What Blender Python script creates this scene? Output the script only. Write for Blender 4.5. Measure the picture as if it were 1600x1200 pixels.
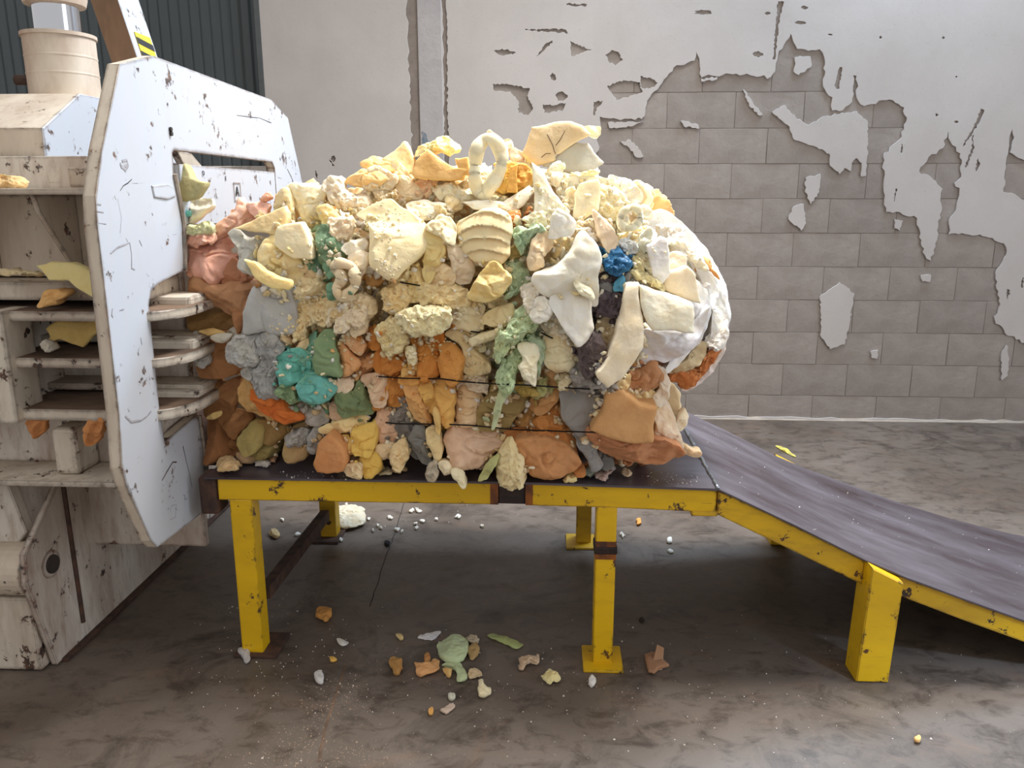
import bpy, bmesh, math, random
import numpy as np
from mathutils import Vector, Matrix
random.seed(7); RNG = np.random.RandomState(11)
S = bpy.context.scene
for o in list(bpy.data.objects): bpy.data.objects.remove(o)
COL = S.collection

# ------------------------------------------------------------ camera, light, exposure
FPX = 1240.0; PITCH = math.atan(295 / FPX); YAW = math.atan(64 / 1275); HC = 1.5
cd = bpy.data.cameras.new('camera'); cam = bpy.data.objects.new('camera', cd); COL.objects.link(cam)
cd.sensor_width = 36; cd.lens = FPX / 1600 * 36; cd.clip_end = 100
cam.location = (0, 0, HC); cam.rotation_euler = (math.pi / 2 - PITCH, 0, YAW)
S.camera = cam
W = bpy.data.worlds.new('world'); S.world = W; W.use_nodes = True
bg = W.node_tree.nodes['Background']; bg.inputs[0].default_value = (1.0, 0.965, 0.93, 1); bg.inputs[1].default_value = 0.60
def area(name, loc, target, sx, sy, power, col):
    l = bpy.data.lights.new(name, 'AREA'); l.shape = 'RECTANGLE'; l.size = sx; l.size_y = sy; l.energy = power; l.color = col
    o = bpy.data.objects.new(name, l); COL.objects.link(o); o.location = loc
    o.rotation_euler = (Vector(target) - Vector(loc)).to_track_quat('-Z', 'Y').to_euler()
    return o
area('clerestory_window_light', (1.5, 5.25, 4.5), (0.1, 2.6, 0.9), 3.2, 0.9, 285, (0.62, 0.80, 1.0))
sk = area('roof_skylight', (0.8, 3.40, 4.9), (-0.1, 2.95, 1.2), 1.7, 0.7, 84, (1.0, 0.985, 0.96)); sk.data.spread = math.radians(95)
area('open_doorway_light', (7.0, 0.3, 2.4), (-0.6, 2.8, 0.9), 2.6, 3.0, 95, (0.82, 0.9, 1.0))
sp_l = bpy.data.lights.new('daylight_patch_light', 'SPOT'); sp_l.energy = 1350; sp_l.color = (0.52, 0.72, 1.0); sp_l.spot_size = math.radians(27); sp_l.spot_blend = 0.55; sp_l.shadow_soft_size = 0.25
sp_o = bpy.data.objects.new('daylight_patch_light', sp_l); COL.objects.link(sp_o); sp_o.location = (4.2, -1.6, 4.6); sp_o.rotation_euler = (Vector((1.95, 0.95, 0)) - sp_o.location).to_track_quat('-Z', 'Y').to_euler()
vs = S.view_settings; vs.view_transform = 'Standard'; vs.look = 'None'; vs.gamma = 1; vs.exposure = 0.16; vs.use_curve_mapping = False

# ------------------------------------------------------------ helpers
def lin(c):
    r = []
    for v in c[:3]:
        v = v / 255.0
        r.append(v / 12.92 if v <= 0.04045 else ((v + 0.055) / 1.055) ** 2.4)
    return tuple(r) + (1,)
_fw = Vector((-math.sin(YAW) * math.cos(PITCH), math.cos(YAW) * math.cos(PITCH), -math.sin(PITCH)))
_rt = Vector((math.cos(YAW), math.sin(YAW), 0)); _up = _rt.cross(_fw)
def P(x, y, ax, v):
    """world point seen at photo position x, y lying on the plane axis ax = v (0 x, 1 y, 2 z)"""
    r = _fw * FPX + _rt * (x - 800) - _up * (y - 600); o = Vector((0, 0, HC))
    return o + r * ((v - o[ax]) / r[ax])

def link(name, me, m=None, parent=None):
    o = bpy.data.objects.new(name, me); COL.objects.link(o)
    if m is not None and me is not None:
        for k in (m if isinstance(m, (list, tuple)) else [m]): me.materials.append(k)
    if parent is not None: o.parent = parent
    return o
def thing(name, label, cat, loc=(0, 0, 0), group=None):
    o = bpy.data.objects.new(name, None); COL.objects.link(o); o.location = (0, 0, 0)
    o.empty_display_size = 0.1
    o['label'] = label; o['category'] = cat
    if group: o['group'] = group
    return o
def tag(o, label, cat, group=None):
    o['label'] = label; o['category'] = cat
    if group: o['group'] = group
    return o
def bm_mesh(name, bm, smooth=False):
    me = bpy.data.meshes.new(name); bmesh.ops.recalc_face_normals(bm, faces=bm.faces); bm.to_mesh(me); bm.free()
    if smooth:
        me.polygons.foreach_set('use_smooth', [True] * len(me.polygons))
    return me
def box(bm, a, b, bev=0.0):
    r = bmesh.ops.create_cube(bm, size=1)
    vs_ = r['verts']
    for v in vs_:
        v.co = Vector([(a[i] + b[i]) / 2 + v.co[i] * (b[i] - a[i]) for i in range(3)])
    if bev: 
        es = list({e for v in vs_ for e in v.link_edges})
        bmesh.ops.bevel(bm, geom=es, offset=bev, segments=2, affect='EDGES', profile=0.5)
def boxo(name, a, b, m, parent=None, bev=0.004):
    bm = bmesh.new(); box(bm, a, b, bev); return link(name, bm_mesh(name, bm), m, parent)
def prism(bm, pts, d, bev=0.0):
    """closed 3D planar polygon pts extruded by vector d"""
    v1 = [bm.verts.new(p) for p in pts]; d = Vector(d); v2 = [bm.verts.new(Vector(p) + d) for p in pts]
    f1 = bm.faces.new(v1); f2 = bm.faces.new(v2[::-1]); n = len(pts)
    fs = [bm.faces.new((v1[i], v2[i], v2[(i + 1) % n], v1[(i + 1) % n])) for i in range(n)]
    if bev:
        es = [e for e in set(f1.edges) | set(f2.edges)]
        bmesh.ops.bevel(bm, geom=es, offset=bev, segments=1, affect='EDGES')
    return fs
def prismo(name, pts, d, m, parent=None, bev=0.002):
    bm = bmesh.new(); prism(bm, pts, d, bev); return link(name, bm_mesh(name, bm), m, parent)
def tube(bm, pts, r, seg=10, cap=True):
    rings = []; n = len(pts); pts = [Vector(p) for p in pts]
    ref = Vector((0.13, 0.2, 1)).normalized()
    for i, p in enumerate(pts):
        t = (pts[min(i + 1, n - 1)] - pts[max(i - 1, 0)]).normalized()
        a = t.cross(ref)
        if a.length < 1e-3: a = t.cross(Vector((1, 0, 0)))
        a.normalize(); b = t.cross(a); rr = r[i] if isinstance(r, (list, tuple)) else r
        rings.append([bm.verts.new(p + (a * math.cos(2 * math.pi * k / seg) + b * math.sin(2 * math.pi * k / seg)) * rr) for k in range(seg)])
    for i in range(n - 1):
        for k in range(seg):
            bm.faces.new((rings[i][k], rings[i][(k + 1) % seg], rings[i + 1][(k + 1) % seg], rings[i + 1][k]))
    if cap: bm.faces.new(rings[0]); bm.faces.new(rings[-1][::-1])
def tubeo(name, pts, r, m, parent=None, seg=10, smooth=True):
    bm = bmesh.new(); tube(bm, pts, r, seg); return link(name, bm_mesh(name, bm, smooth), m, parent)
def lathe(name, c, prof, m, parent=None, seg=40):
    """prof: (radius, z) list around vertical axis at c"""
    bm = bmesh.new(); R = []
    for r, z in prof:
        R.append([bm.verts.new((c[0] + r * math.cos(2 * math.pi * k / seg), c[1] + r * math.sin(2 * math.pi * k / seg), z)) for k in range(seg)])
    for i in range(len(R) - 1):
        for k in range(seg): bm.faces.new((R[i][k], R[i][(k + 1) % seg], R[i + 1][(k + 1) % seg], R[i + 1][k]))
    bm.faces.new(R[0]); bm.faces.new(R[-1])
    me = bm_mesh(name, bm, True)
    o = link(name, me, m, parent)
    me.set_sharp_from_angle(angle=0.6)
    return o

# vectorised gradient noise -------------------------------------------------
_perm = RNG.permutation(256); _perm = np.concatenate([_perm, _perm, _perm]).astype(int)
_grad = RNG.normal(size=(256, 3)); _grad /= np.linalg.norm(_grad, axis=1)[:, None]
def gn(p):
    p = np.asarray(p, float); i = np.floor(p).astype(int); f = p - i; u = f * f * f * (f * (f * 6 - 15) + 10)
    out = 0
    for dx in (0, 1):
        for dy in (0, 1):
            for dz in (0, 1):
                h = _perm[_perm[_perm[(i[:, 0] + dx) & 255] + ((i[:, 1] + dy) & 255)] + ((i[:, 2] + dz) & 255)] & 255
                g = _grad[h]; d = f - np.array([dx, dy, dz])
                w = (u[:, 0] if dx else 1 - u[:, 0]) * (u[:, 1] if dy else 1 - u[:, 1]) * (u[:, 2] if dz else 1 - u[:, 2])
                out = out + w * np.sum(g * d, axis=1)
    return out * 1.5
def fbm(p, o=3, ridged=False):
    a = 1; s = 0; t = 0; p = np.asarray(p, float)
    for k in range(o):
        n = gn(p * 2 ** k + 17.3 * k); n = (1 - 2 * np.abs(n)) if ridged else n
        s = s + a * n; t += a; a *= 0.5
    return s / t

# ------------------------------------------------------------ materials
def newmat(name):
    m = bpy.data.materials.new(name); m.use_nodes = True; nt = m.node_tree
    return m, nt, nt.nodes['Principled BSDF']
class N:
    def __init__(s, nt):
        s.nt = nt; s.tc = None
    def node(s, t, **k):
        n = s.nt.nodes.new(t)
        for a, b in k.items(): setattr(n, a, b)
        return n
    def L(s, a, b): s.nt.links.new(a, b)
    def coords(s, scale=(1, 1, 1), kind='Object', rot=(0, 0, 0)):
        tc = s.node('ShaderNodeTexCoord'); mp = s.node('ShaderNodeMapping'); mp.inputs['Scale'].default_value = scale; mp.inputs['Rotation'].default_value = rot
        s.L(tc.outputs[kind], mp.inputs[0]); return mp.outputs[0]
    def noise(s, scale, detail=4, rough=0.55, vec=None, dist=0.0):
        n = s.node('ShaderNodeTexNoise'); n.inputs['Scale'].default_value = scale; n.inputs['Detail'].default_value = detail
        n.inputs['Roughness'].default_value = rough; n.inputs['Distortion'].default_value = dist
        s.L(vec if vec is not None else s.coords(), n.inputs['Vector']); return n.outputs['Fac']
    def ramp(s, fac, stops):
        r = s.node('ShaderNodeValToRGB'); e = r.color_ramp.elements
        while len(e) < len(stops): e.new(0.5)
        for k, (p, c) in enumerate(stops):
            e[k].position = p; e[k].color = c if len(c) == 4 else tuple(c) + (1,)
        s.L(fac, r.inputs[0]); return r.outputs[0]
    def step(s, fac, a, b):
        r = s.node('ShaderNodeMapRange'); r.clamp = True
        r.inputs[1].default_value = a; r.inputs[2].default_value = b
        s.L(fac, r.inputs[0]); return r.outputs[0]
    def mix(s, f, a, b, mode='MIX'):
        m = s.node('ShaderNodeMix', data_type='RGBA', blend_type=mode)
        if isinstance(f, (int, float)): m.inputs[0].default_value = f
        else: s.L(f, m.inputs[0])
        for v, i in ((a, 6), (b, 7)):
            if isinstance(v, tuple): m.inputs[i].default_value = v
            else: s.L(v, m.inputs[i])
        return m.outputs[2]
    def math(s, op, a, b=None):
        m = s.node('ShaderNodeMath', operation=op)
        for v, i in ((a, 0), (b, 1)):
            if v is None: continue
            if isinstance(v, (int, float)): m.inputs[i].default_value = v
            else: s.L(v, m.inputs[i])
        return m.outputs[0]
    def bump(s, h, strength=0.3, dist=0.01, bsdf=None):
        b = s.node('ShaderNodeBump'); b.inputs['Strength'].default_value = strength; b.inputs['Distance'].default_value = dist
        s.L(h, b.inputs['Height'])
        if bsdf: s.L(b.outputs[0], bsdf.inputs['Normal'])
        return b.outputs[0]
    def edge(s, radius=0.008):
        bv = s.node('ShaderNodeBevel'); bv.samples = 4; bv.inputs[0].default_value = radius
        g = s.node('ShaderNodeNewGeometry'); d = s.node('ShaderNodeVectorMath', operation='DOT_PRODUCT')
        s.L(bv.outputs[0], d.inputs[0]); s.L(g.outputs['Normal'], d.inputs[1])
        return s.math('SUBTRACT', 1.0, d.outputs['Value'])

def paint(name, base, chip, rust, chips=0.66, edge=0.012, dirt=None, dirtamt=0.4, streak=(1, 1, 0.25), rough=0.5, scratch=True):
    m, nt, b = newmat(name); n = N(nt)
    v = n.coords(streak)
    c = lin(base)
    if dirt:
        dn = n.noise(3.2, 6, 0.62, v); c = n.mix(n.math('MULTIPLY', n.step(dn, 0.42, 0.72), dirtamt), c, lin(dirt))
        dn2 = n.noise(26, 4, 0.6, v); c = n.mix(n.math('MULTIPLY', n.step(dn2, 0.5, 0.8), dirtamt * 0.7), c, lin(dirt))
    cn = n.noise(16, 7, 0.68)
    e = n.edge(edge)
    em = n.step(n.math('ADD', n.math('MULTIPLY', e, 2.2), n.math('MULTIPLY', n.math('SUBTRACT', cn, 0.5), 2.4)), 0.26, 0.36)
    cm = n.step(cn, chips, chips + 0.02)
    if scratch:
        sv = n.coords((3, 3, 60), rot=(0.5, 0.3, 0)); sn = n.noise(2.0, 3, 0.6, sv)
        gate = n.step(n.noise(3.0, 2, 0.5), 0.56, 0.64)
        cm = n.math('MAXIMUM', cm, n.math('MULTIPLY', n.step(sn, 0.70, 0.72), gate))
    msk = n.math('MAXIMUM', cm, em)
    rc = n.mix(n.step(n.noise(45, 4), 0.4, 0.6), lin(chip), lin(rust))
    n.L(n.mix(msk, c, rc), b.inputs['Base Color'])
    b.inputs['Roughness'].default_value = rough
    n.bump(n.math('ADD', n.math('MULTIPLY', msk, -1.0), n.math('MULTIPLY', n.noise(8, 3), 0.6)), 0.35, 0.002, b)
    return m
M = {}
M['white'] = paint('white_press_paint', (186, 190, 198), (72, 66, 66), (112, 88, 74), 0.80, 0.016, (186, 176, 170), 0.22, rough=0.42)
M['tan'] = paint('aged_cream_paint', (214, 202, 184), (60, 50, 46), (112, 80, 60), 0.70, 0.020, (150, 120, 100), 0.55, rough=0.6)
M['worn'] = paint('worn_cream_paint', (216, 206, 190), (48, 42, 40), (98, 68, 52), 0.60, 0.026, (132, 102, 82), 0.75, rough=0.65)
M['grimy'] = paint('grimy_white_paint', (212, 204, 193), (60, 52, 50), (105, 72, 58), 0.69, 0.018, (136, 104, 84), 0.85, streak=(1.6, 1.6, 0.4), rough=0.6)
M['yellow'] = paint('yellow_steel_paint', (230, 184, 16), (50, 38, 30), (96, 60, 34), 0.65, 0.010, (176, 132, 24), 0.45, streak=(0.4, 1, 1.2), rough=0.42)
M['yellowdark'] = paint('yellow_scuffed_paint', (222, 176, 22), (42, 32, 26), (92, 58, 32), 0.60, 0.012, (140, 104, 34), 0.65, streak=(0.4, 1, 1.2), rough=0.5)
def simple(name, c, rough=0.6, metal=0.0, c2=None, scale=12, bump=0.0, streak=(1, 1, 1)):
    m, nt, b = newmat(name); n = N(nt)
    col = lin(c)
    if c2:
        nn = n.noise(scale, 5, 0.6, n.coords(streak)); col = n.mix(n.step(nn, 0.35, 0.68), lin(c), lin(c2)); n.L(col, b.inputs['Base Color'])
        if bump: n.bump(nn, bump, 0.004, b)
    else: b.inputs['Base Color'].default_value = col
    b.inputs['Roughness'].default_value = rough; b.inputs['Metallic'].default_value = metal
    return m
M['rust'] = simple('rusty_steel', (88, 60, 46), 0.8, 0, (46, 36, 34), 22, 0.4)
M['burnt'] = simple('heat_scorched_steel', (60, 44, 38), 0.55, 0.3, (34, 28, 28), 30, 0.3)
M['scorch'] = simple('scorched_yellow_paint', (150, 84, 24), 0.5, 0, (70, 40, 26), 20, 0.2)
M['brownarm'] = simple('rust_brown_oily_paint', (92, 66, 48), 0.6, 0, (150, 118, 90), 5, 0.2, (1, 1, 0.3))
M['cyl'] = simple('dusty_cream_cylinder', (214, 200, 182), 0.5, 0, (150, 116, 92), 4.5, 0.1, (1, 1, 0.45))
M['chrome'] = simple('chromed_rod', (210, 214, 222), 0.12, 1.0)
M['dark'] = simple('dark_void_and_metal', (40, 36, 34), 0.8, 0, (66, 56, 50), 8)  # bolts, pin and crack; also paints the shaded void in the base
M['dust'] = simple('dusty_rib_top', (128, 104, 84), 0.9, 0, (80, 62, 52), 9, 0.3, (0.5, 1, 1))
M['black'] = simple('black_ink', (30, 28, 28), 0.6)
M['greymark'] = simple('grey_scuff', (140, 136, 140), 0.7, 0, (170, 168, 172), 60)
M['hzy'] = simple('hazard_yellow', (222, 196, 40), 0.5, 0, (190, 168, 60), 30)
M['wire'] = simple('black_annealed_wire', (24, 22, 22), 0.45, 0.6)
M['clad'] = simple('dark_green_cladding', (84, 92, 95), 0.55, 0, (66, 74, 78), 3, 0.0, (1, 1, 0.3))
M['weldm'] = simple('shiny_scratched_steel', (196, 204, 214), 0.3, 0.8, (120, 124, 130), 40, 0.3)

# deck: dark brown phenolic sheet, worn; bluish grey tone paints in window glare
m, nt, b = newmat('dark_brown_deck'); n = N(nt)
v = n.coords((0.5, 1.6, 1)); a = n.noise(2.6, 7, 0.66, v); c = n.mix(n.step(a, 0.35, 0.7), lin((54, 42, 46)), lin((106, 100, 107)))
dd = n.noise(70, 3, 0.6); c = n.mix(n.math('MULTIPLY', n.step(dd, 0.62, 0.75), 0.35), c, lin((120, 112, 112)))
n.L(c, b.inputs['Base Color']); n.L(n.ramp(a, [(0.3, (0.24,) * 3), (0.7, (0.42,) * 3)]), b.inputs['Roughness'])
n.bump(n.noise(30, 4, 0.6, v), 0.05, 0.002, b); M['deck'] = m

# floor
m, nt, b = newmat('stained_concrete_floor'); n = N(nt)
a = n.noise(0.9, 7, 0.6, dist=0.6); c = n.mix(n.step(a, 0.36, 0.66), lin((94, 82, 72)), lin((120, 109, 100)))
s1 = n.noise(2.6, 8, 0.7, dist=0.9); c = n.mix(n.math('MULTIPLY', n.step(s1, 0.52, 0.68), 0.8), c, lin((56, 48, 43)))
s2 = n.noise(3.4, 6, 0.65, n.coords((1, 1.6, 1)), 0.4); c = n.mix(n.math('MULTIPLY', n.step(s2, 0.57, 0.76), 0.42), c, lin((132, 100, 78)))
s4 = n.noise(9, 8, 0.72, n.coords((1, 1.5, 1)), 0.5); c = n.mix(n.math('MULTIPLY', n.step(s4, 0.50, 0.66), 0.7), c, lin((58, 48, 41)))
s5 = n.noise(5, 8, 0.75, n.coords((1.3, 1, 1)), 1.5); c = n.mix(n.math('MULTIPLY', n.step(s5, 0.57, 0.70), 0.35), c, lin((128, 100, 82)))
s3 = n.noise(90, 4, 0.7); c = n.mix(n.math('MULTIPLY', n.step(s3, 0.62, 0.72), 0.45), c, lin((146, 132, 120)))
n.L(c, b.inputs['Base Color']); n.L(n.ramp(s4, [(0.3, (0.62,) * 3), (0.7, (0.36,) * 3)]), b.inputs['Roughness'])
n.bump(n.math('ADD', n.noise(14, 6, 0.6), n.math('MULTIPLY', s3, 0.3)), 0.14, 0.004, b); M['floor'] = m

# walls
def wallmat(name, c1, c2, c3, sc=3.0, bump=0.25, vary=False, stain=None):
    m, nt, b = newmat(name); n = N(nt)
    v = n.coords((1, 1, 1))
    a = n.noise(sc, 8, 0.62, v, 0.4); c = n.mix(n.step(a, 0.34, 0.68), lin(c1), lin(c2))
    q = n.noise(75, 4, 0.65, v); c = n.mix(n.math('MULTIPLY', n.step(q, 0.60, 0.74), 0.5), c, lin(c3))
    if vary:
        oi = n.node('ShaderNodeObjectInfo'); f = n.node('ShaderNodeMapRange'); n.L(oi.outputs['Random'], f.inputs[0]); f.inputs[3].default_value = 0.93; f.inputs[4].default_value = 1.04
        cc = n.node('ShaderNodeCombineColor'); [n.L(f.outputs[0], cc.inputs[i]) for i in range(3)]
        c = n.mix(1.0, c, cc.outputs[0], 'MULTIPLY')
    if stain:
        st = n.noise(1.6, 6, 0.6, n.coords((1.4, 1, 0.5))); c = n.mix(n.math('MULTIPLY', n.step(st, 0.5, 0.72), 0.35), c, lin(stain))
    n.L(c, b.inputs['Base Color']); b.inputs['Roughness'].default_value = 0.9
    n.bump(n.math('ADD', n.noise(22, 6, 0.6, v), n.math('MULTIPLY', q, 0.3)), bump, 0.006, b); return m
M['paintwall'] = wallmat('white_wall_paint', (199, 193, 190), (190, 184, 180), (160, 152, 148), 2.2, 0.12, stain=(184, 174, 168))
M['block'] = wallmat('grey_concrete_block', (163, 154, 147), (140, 130, 123), (112, 103, 97), 3.4, 0.5, True)
M['mortar'] = wallmat('mortar', (146, 137, 130), (124, 115, 108), (98, 90, 85), 2.4, 0.5)
M['chase'] = wallmat('patched_chase_mortar', (184, 180, 180), (172, 168, 168), (150, 146, 144), 5, 0.5)
M['chasegrey'] = wallmat('rough_grey_render', (150, 140, 132), (136, 126, 120), (104, 96, 92), 14, 0.8)

# foam: colour from the object, second tone from its property
def foammat(name, grain, bumps, rough_=0.85):
    m, nt, b = newmat(name); n = N(nt)
    oi = n.node('ShaderNodeObjectInfo'); at = n.node('ShaderNodeAttribute'); at.attribute_type = 'OBJECT'; at.attribute_name = 'tone'
    v = n.coords(); a = n.noise(16, 5, 0.6, v, 0.3)
    c = n.mix(n.math('MULTIPLY', n.step(a, 0.42, 0.68), 0.75), oi.outputs['Color'], at.outputs['Color'])
    q = n.noise(150, 3, 0.6, v)
    n.L(c, b.inputs['Base Color']); b.inputs['Roughness'].default_value = rough_
    b.inputs['Specular IOR Level'].default_value = 0.25
    b.inputs['Subsurface Weight'].default_value = 0.35; b.inputs['Subsurface Radius'].default_value = (1.0, 0.8, 0.55); b.inputs['Subsurface Scale'].default_value = 0.02
    h = n.math('ADD', n.math('MULTIPLY', n.noise(grain, 6, 0.65, v), 1.0), n.math('MULTIPLY', q, 0.18)); n.bump(h, bumps, 0.008, b)
    return m
M['foam'] = foammat('cut_foam', 34, 0.42)
M['torn'] = foammat('torn_foam', 60, 0.45)
M['bag'] = foammat('crumpled_plastic', 30, 0.6, 0.28)

# ------------------------------------------------------------ the setting
YW = 5.34
def struct(o):
    o['kind'] = 'structure'; return o
bm = bmesh.new(); box(bm, (-7, -1.5, -0.1), (8, 6.2, 0)); struct(link('floor', bm_mesh('floor', bm), M['floor']))
wall = struct(boxo('wall_back', (-1.863, YW + 0.0062, 0), (8, YW + 0.25, 4.2), M['mortar'], None, 0))
# concrete blocks left bare where the paint has come off
zrows = [P(1150, y, 1, YW).z for y in (617, 571, 520.6, 468.5, 417, 364, 310.5, 256)]
rh = (zrows[-1] - zrows[0]) / 7.0; z0 = zrows[0]
bw = P(1191, 335, 1, YW).x - P(1087, 335, 1, YW).x
xa = P(1087, 335, 1, YW).x
mesh_blocks = []
for k in range(4):
    bm = bmesh.new(); box(bm, (-bw / 2 + 0.0014, 0, -rh / 2 + 0.0014), (bw / 2 - 0.0014, 0.03, rh / 2 - 0.0014), 0.002)
    bmesh.ops.subdivide_edges(bm, edges=[e for e in bm.edges if e.calc_length() > 0.1], cuts=2)
    for vv in bm.verts: vv.co += Vector((random.uniform(-1, 1) * 0.0015, random.uniform(-1, 1) * 0.001, random.uniform(-1, 1) * 0.0015))
    me = bm_mesh('concrete_block', bm); me.materials.append(M['block']); mesh_blocks.append(me)
i = 0
for r in range(-1, 10):
    zc = z0 + (r + 0.5) * rh; sh = 0 if (r % 2) == 1 else 0.5
    for c in range(-3, 8):
        xc = xa + (c + 0.5 + sh) * bw
        if xc < 0.1 or xc > 3.9: continue
        o = bpy.data.objects.new('concrete_block', random.choice(mesh_blocks)); COL.objects.link(o); o.parent = wall
        if r == -1: o.scale = (1, 1, max(0.1, (z0) / rh)); zc = z0 / 2
        o.location = (xc, YW + 0.002 + random.uniform(0, 0.0025), zc); i += 1
# fallback render coat where no block is exposed
def rag(poly, amp, n=5, seed=0, mind=0.02):
    """subdivide a closed XZ outline and roughen it"""
    r = random.Random(seed); out = []
    for k in range(len(poly)):
        a = Vector(poly[k]); b_ = Vector(poly[(k + 1) % len(poly)]); L = (b_ - a).length; m_ = max(1, min(40, int(L / mind)))
        d = (b_ - a); nrm = Vector((-d.y, d.x)).normalized() if L > 1e-6 else Vector((0, 0))
        for j in range(m_):
            t = j / m_; w = amp * min(1.0, L / 0.06)
            out.append(a + d * t + nrm * r.uniform(-w, w) * (0.4 if j == 0 else 1.0))
    return out
def W2(pts, o=(0, 0), s=1.0):
    res = []
    for x, y in pts:
        p = P(o[0] + x / s, o[1] + y / s, 1, YW); res.append((p.x, p.z))
    return res
def ell(cx, cy, rx, ry, n=14):
    q = random.Random(int(cx * 7 + cy)); f = [q.uniform(.62, 1.22) for _ in range(n)]
    return [(cx + f[k] * rx * math.cos(2 * math.pi * k / n), cy + f[(k * 5) % n] * ry * math.sin(2 * math.pi * k / n)) for k in range(n)]
C2 = ((400, 0), 2.6667); C3 = ((1000, 0), 2.6667); C4w = ((1000, 350), 2.6667)
main = W2([(926, 330), (932, 250), (937, 182), (975, 186), (1003, 186), (1015, 152), (1035, 130), (1052, 105), (1085, 95), (1088, 80), (1093, 98), (1096, 120), (1150, 116), (1204, 121), (1211, 112), (1216, 80), (1225, 70), (1235, 52), (1245, 77), (1280, 77), (1287, 90), (1288, 140), (1300, 152), (1300, 172), (1316, 172), (1330, 160), (1332, 118), (1338, 118), (1340, 158), (1350, 166), (1390, 155), (1412, 168), (1415, 190), (1405, 218), (1379, 245), (1381, 300), (1384, 330), (1410, 334), (1432, 341), (1438, 380), (1444, 398), (1453, 407), (1461, 385), (1466, 350), (1469, 320), (1471, 295), (1461, 283), (1435, 268), (1450, 246), (1472, 231), (1480, 203), (1485, 221), (1499, 240), (1502, 277), (1492, 285), (1499, 300), (1495, 322), (1485, 338), (1481, 366), (1502, 364), (1530, 367), (1568, 380), (1572, 398), (1556, 425), (1561, 480), (1553, 500), (1570, 520), (1600, 536), (1690, 560)])
main += [(3.75, 1.0), (3.75, 0.012), (0.1, 0.012), (0.1, 1.2)]
right = W2([(1567, 300), (1571, 250), (1581, 195), (1584, 215), (1577, 238), (1600, 250), (1640, 262), (1650, 320), (1620, 322), (1600, 314), (1580, 302)])
isl = [W2(p, *C3) for p in ([(550, 465), (600, 440), (645, 490), (700, 522), (780, 482), (900, 465), (945, 505), (947, 590), (940, 732), (920, 735), (922, 680), (900, 658), (880, 680), (878, 712), (850, 700), (830, 725), (790, 690), (788, 640), (700, 602), (640, 580), (622, 530)],
      [(645, 240), (708, 236), (712, 280), (660, 312), (640, 300)], [(690, 740), (750, 725), (745, 800), (710, 850), (688, 800)], [(640, 860), (680, 850), (690, 930), (670, 960), (618, 912)],
      [(170, 503), (240, 520), (246, 536), (182, 526)], [(255, 345 - 14), (320, 322), (320, 330), (255, 340)], [(1060, 915), (1092, 920), (1080, 960), (1058, 950)], [(430, 375), (470, 430), (510, 478), (500, 482), (455, 440)])]
isl += [W2(p, *C4w) for p in ([(750, 300), (830, 245), (890, 290), (880, 350), (868, 430), (850, 500), (790, 520), (750, 460), (755, 380)], [(1505, 540), (1525, 505), (1536, 560), (1530, 630), (1505, 650)], [(1170, 215), (1210, 212), (1205, 240), (1175, 238)], [(960, 530), (990, 525), (985, 560), (962, 556)])]
isl += [W2([(970, 222), (985, 219), (1000, 236), (1005, 245), (995, 246), (984, 232)]), W2([(950, 168 + 24), (985, 190), (1000, 191), (985, 198), (952, 200)])]
holes = [W2(p, *C2) for p in ([(985, 210), (1050, 205), (1085, 224), (1020, 232)], [(985, 350), (1050, 352), (1143, 370), (1130, 400), (1155, 450), (1132, 482), (1090, 470), (1095, 430), (1060, 382), (990, 378)],
      [(1308, 168), (1330, 184), (1400, 210), (1360, 222), (1314, 236)], ell(1490, 240, 40, 32), [(1195, 435), (1240, 440), (1292, 428), (1280, 460), (1200, 475)], ell(1272, 405, 26, 22), ell(1238, 322, 17, 20), [(1460, 360), (1530, 335), (1600, 345), (1612, 385), (1500, 420), (1480, 390)],
      [(1405, 425), (1450, 420), (1420, 450), (1412, 485), (1403, 480)], [(1115, 125), (1200, 122), (1290, 122), (1300, 140), (1200, 134)], [(1165, 240), (1210, 180), (1236, 168), (1235, 180), (1180, 230)], ell(322, 660, 12, 15), [(305, 660), (330, 690), (318, 695)], [(1290, 14), (1380, 18), (1375, 28), (1295, 24)],
      [(245, 710), (252, 712), (262, 745), (250, 740)])]
holes += [W2(p, *C3) for p in ([(572, 5), (600, 8), (585, 60), (575, 130), (562, 250), (552, 250), (560, 130)], ell(265, 52, 40, 10), ell(532, 57, 14, 7), ell(683, 33, 15, 8), ell(665, 96, 28, 8), ell(790, 145, 14, 5), ell(487, 228, 25, 13),
      [(815, 375), (808, 355), (830, 280), (842, 280), (830, 372)], ell(1235, 480, 8, 8), ell(1316, 508, 10, 7), [(1418, 452), (1434, 458), (1420, 495), (1385, 560), (1338, 622), (1345, 600), (1395, 510)], [(1384, 560), (1390, 620), (1356, 700), (1349, 694), (1378, 622)], [(1406, 655), (1416, 688), (1398, 722), (1394, 700)], ell(1262, 158, 7, 6), ell(1316, 322, 6, 5), ell(1000, 157, 6, 7),
      [(1055, 840), (1062, 785), (1070, 785), (1062, 840)], [(1085, 600), (1092, 600), (1090, 640), (1084, 640)], [(0, 318), (45, 325), (75, 345), (60, 362), (20, 372), (0, 368)])]
holes += [W2([(1525, 270), (1542, 276), (1530, 318), (1524, 300)], *C4w), W2([(1590, 195 + 25), (1598, 225), (1592, 270), (1584, 262)], *C4w)]
def xz(px, z): return P(px, 305, 1, YW).x
xl, xr, xl2, xr2 = P(636, 60, 1, YW).x, P(654, 60, 1, YW).x, P(690, 60, 1, YW).x, P(699, 60, 1, YW).x
bandL = [(xl, 4.0), (xr, 4.0), (xr + 0.004, 2.0), (xr, 1.0), (xr, 0.012), (xl + 0.02, 0.012), (xl + 0.015, 1.5), (xl + 0.005, 2.3)]
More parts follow.
